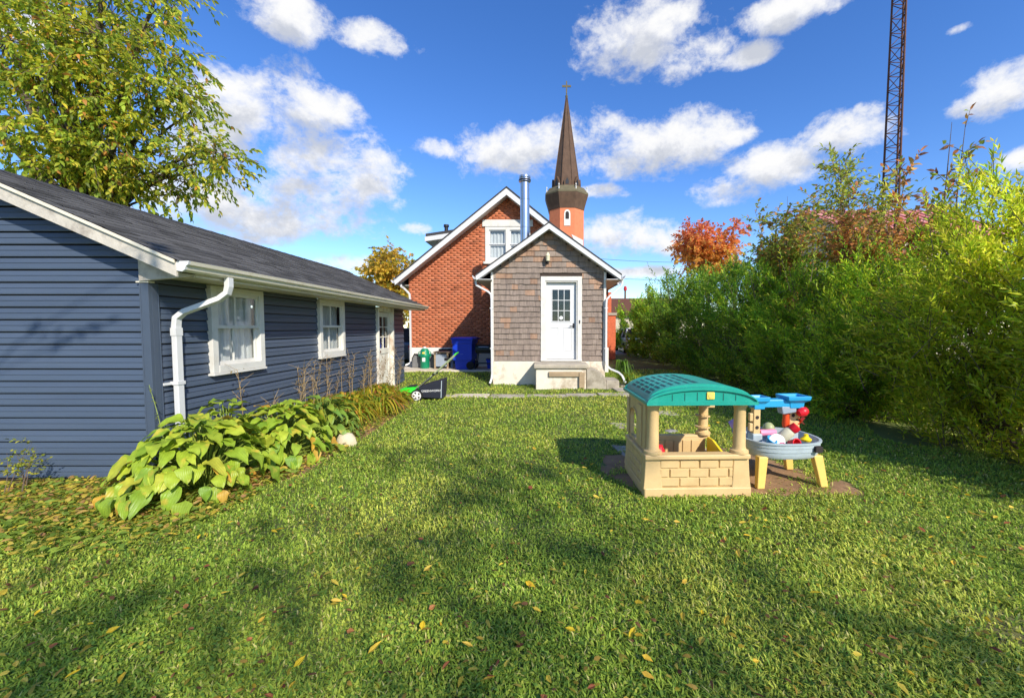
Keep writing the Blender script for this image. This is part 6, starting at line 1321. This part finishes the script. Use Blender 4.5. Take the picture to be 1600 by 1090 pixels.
def grass():
    N = 600000; x, y = sample_lawn(N, 1.15, 15, .7); n = len(x); z = gz(x, y)
    big = fbm(x, y, .9); med = fbm(x + 40, y, 3.2)
    h = rng.uniform(.013, .045, n) * (1 + 1.1 * (med - .5)) * (1 + .03 * y); wd = rng.uniform(.0014, .0038, n) * (1 + .17 * y ** 1.1)
    a = rng.uniform(0, 6.283, n); lean = rng.uniform(.25, 1.25, n); out = np.stack([np.cos(a), np.sin(a), np.zeros(n)], 1); sd = np.stack([-np.sin(a), np.cos(a), np.zeros(n)], 1); up = np.array([0, 0, 1.0])
    p0 = np.stack([x, y, z - .004], 1); p1 = p0 + up * (h * .6)[:, None] + out * (h * lean * .3)[:, None]; p2 = p0 + up * (h * (1 - .28 * lean))[:, None] + out * (h * lean)[:, None]
    V = np.stack([p0 - sd * (wd * .7)[:, None], p0 + sd * (wd * .7)[:, None], p1 + sd * wd[:, None], p1 - sd * wd[:, None], p2], 1).reshape(-1, 3)
    base = (np.arange(n) * 5)[:, None]
    Fc = np.concatenate([(np.array([[0, 1, 2]]) + base), (np.array([[0, 2, 3]]) + base), (np.array([[3, 2, 4]]) + base)])
    ca, cb, cc, cd = [np.array(lin(*c)) for c in ((166, 190, 70), (210, 214, 90), (124, 158, 60), (224, 214, 130))]
    t = np.clip((big - .42) * 3.0 + (med - .5) * .8 + rng.normal(0, .22, n), 0, 1)[:, None]; col = ca * (1 - t) + cb * t
    dk = rng.random(n) < .30; col[dk] = cc * (1 + rng.normal(0, .15, (dk.sum(), 1))); dr = rng.random(n) < (.05 + .12 * np.clip(med - .5, 0, 1)); col[dr] = cd
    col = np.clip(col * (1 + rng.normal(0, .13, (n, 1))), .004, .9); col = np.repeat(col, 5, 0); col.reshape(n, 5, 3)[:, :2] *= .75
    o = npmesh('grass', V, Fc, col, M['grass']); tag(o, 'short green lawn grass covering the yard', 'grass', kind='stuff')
grass()
def clover():
    x, y = sample_lawn(60000, 1.15, 7, .9); k = fbm(x + 11, y + 5, 1.6) > .5; x, y = x[k], y[k]; n = len(x)
    a = rng.uniform(0, 6.283, n); d = np.stack([np.cos(a), np.sin(a), rng.uniform(-.1, .7, n)], 1); pos = np.stack([x, y, gz(x, y) + rng.uniform(.008, .034, n)], 1)
    V, Fc, C = leaf_arrays(pos, d, rng.uniform(.011, .03, n), rng.uniform(.007, .016, n), palette(n, [lin(140, 168, 64), lin(164, 182, 70), lin(112, 146, 58), lin(188, 192, 80)], None, .15), OVATE, jit=.35)
    tag(npmesh('lawn_weeds', V, Fc, C, M['grass']), 'small broad-leaved weeds mixed into the lawn', 'weeds', kind='stuff')
clover()
def cover():
    N = 60000; x = rng.uniform(-6.2, -2.3, N); y = rng.uniform(2.5, 9.3, N); k = (inpoly(x, y, BED) | ((y < 3.8) & (x < -2.6) & (rng.random(N) < .8 * sstep(2.5, 3.3, y + .25 * (-x - 3))))) & ~((x < GX + .03) & (y > GY0 - .03)); k &= (y < 4.3) | (rng.random(N) < .35); x, y = x[k], y[k]; n = len(x)
    a = rng.uniform(0, 6.283, n); d = np.stack([np.cos(a), np.sin(a), rng.uniform(-.25, .45, n)], 1); pos = np.stack([x, y, gz(x, y) + rng.uniform(.01, .07, n)], 1)
    V, Fc, C = leaf_arrays(pos, d, rng.uniform(.03, .085, n), rng.uniform(.016, .036, n), palette(n, [lin(160, 182, 74), lin(134, 162, 66), lin(206, 198, 80), lin(220, 180, 104), lin(190, 142, 96), lin(230, 204, 88)], [5, 4, 2.5, 2, .8, 2.5], .15), OVATE, jit=.4)
    tag(npmesh('ground_cover', V, Fc, C, M['leaf']), 'low green ground cover mixed with fallen leaves in the garage border', 'ground cover', kind='stuff')
cover()
def litter():
    x, y = sample_lawn(3600, 1.2, 12, .75); xh = rng.uniform(4.2, 6.2, 900); yh = rng.uniform(3.0, 14, 900); x = np.concatenate([x, xh]); y = np.concatenate([y, yh]); n = len(x)
    a = rng.uniform(0, 6.283, n); d = np.stack([np.cos(a), np.sin(a), rng.normal(0, .15, n)], 1); pos = np.stack([x, y, gz(x, y) + rng.uniform(.025, .05, n)], 1)
    V, Fc, C = leaf_arrays(pos, d, rng.uniform(.025, .055, n), rng.uniform(.010, .022, n), palette(n, [lin(206, 180, 64), lin(186, 150, 70), lin(150, 106, 70), lin(216, 192, 84), lin(128, 78, 58)], [4, 2, 2, 3, 1], .15), OVATE, jit=.25)
    tag(npmesh('leaf_litter', V, Fc, C, M['leaf']), 'tiny fallen leaves scattered through the grass', 'leaf litter', kind='stuff')
litter()
def fallen():
    def lm(L, W, name, m):
        V = [(0, 0, .004), (.3 * L, W * .5, .012), (.65 * L, W * .42, .010), (L, .1 * W, .002), (.65 * L, -W * .38, .004), (.3 * L, -W * .5, .002), (.33 * L, 0, .0), (.66 * L, .02 * W, .001)]
        me = bpy.data.meshes.new(name); me.from_pydata(V, [], [(0, 6, 1), (1, 6, 7, 2), (2, 7, 3), (0, 5, 6), (5, 4, 7, 6), (4, 3, 7)]); me.update(); me.materials.append(M[m]); return me
    leafmat('fallen_yellow', [lin(244, 208, 48), lin(236, 192, 56), lin(246, 218, 84), lin(226, 180, 66)], .55, lin(214, 150, 60)); leafmat('fallen_brown', [lin(190, 108, 68), lin(168, 96, 64), lin(206, 136, 76), lin(150, 92, 64)], .6, lin(170, 100, 60))
    Y = [lm(.075, .026, 'fallen_leaf', 'fallen_yellow'), lm(.06, .03, 'fallen_leaf', 'fallen_yellow'), lm(.085, .03, 'fallen_leaf', 'fallen_yellow')]; B = [lm(.07, .05, 'fallen_leaf', 'fallen_brown'), lm(.055, .035, 'fallen_leaf', 'fallen_brown')]
    x, y = sample_lawn(380, 1.5, 6.5, .98, 1.3); r = random.Random(3)
    for i, (a, b) in enumerate(zip(x[:280], y[:280])):
        br = r.random() < .2; o = bpy.data.objects.new('fallen_leaf', r.choice(B if br else Y)); COL.objects.link(o)
        o.location = (a, b, float(gz(a, b)) + r.uniform(.036, .054)); o.rotation_euler = (r.uniform(-.45, .45), r.uniform(-.35, .35), r.uniform(0, 6.28)); s = r.uniform(.5, .95); o.scale = (s, s, s)
        tag(o, 'russet brown fallen leaf lying on the lawn' if br else 'small yellow fallen leaf lying on the lawn', 'leaf', 'russet leaves on the lawn' if br else 'yellow leaves on the lawn')
fallen()
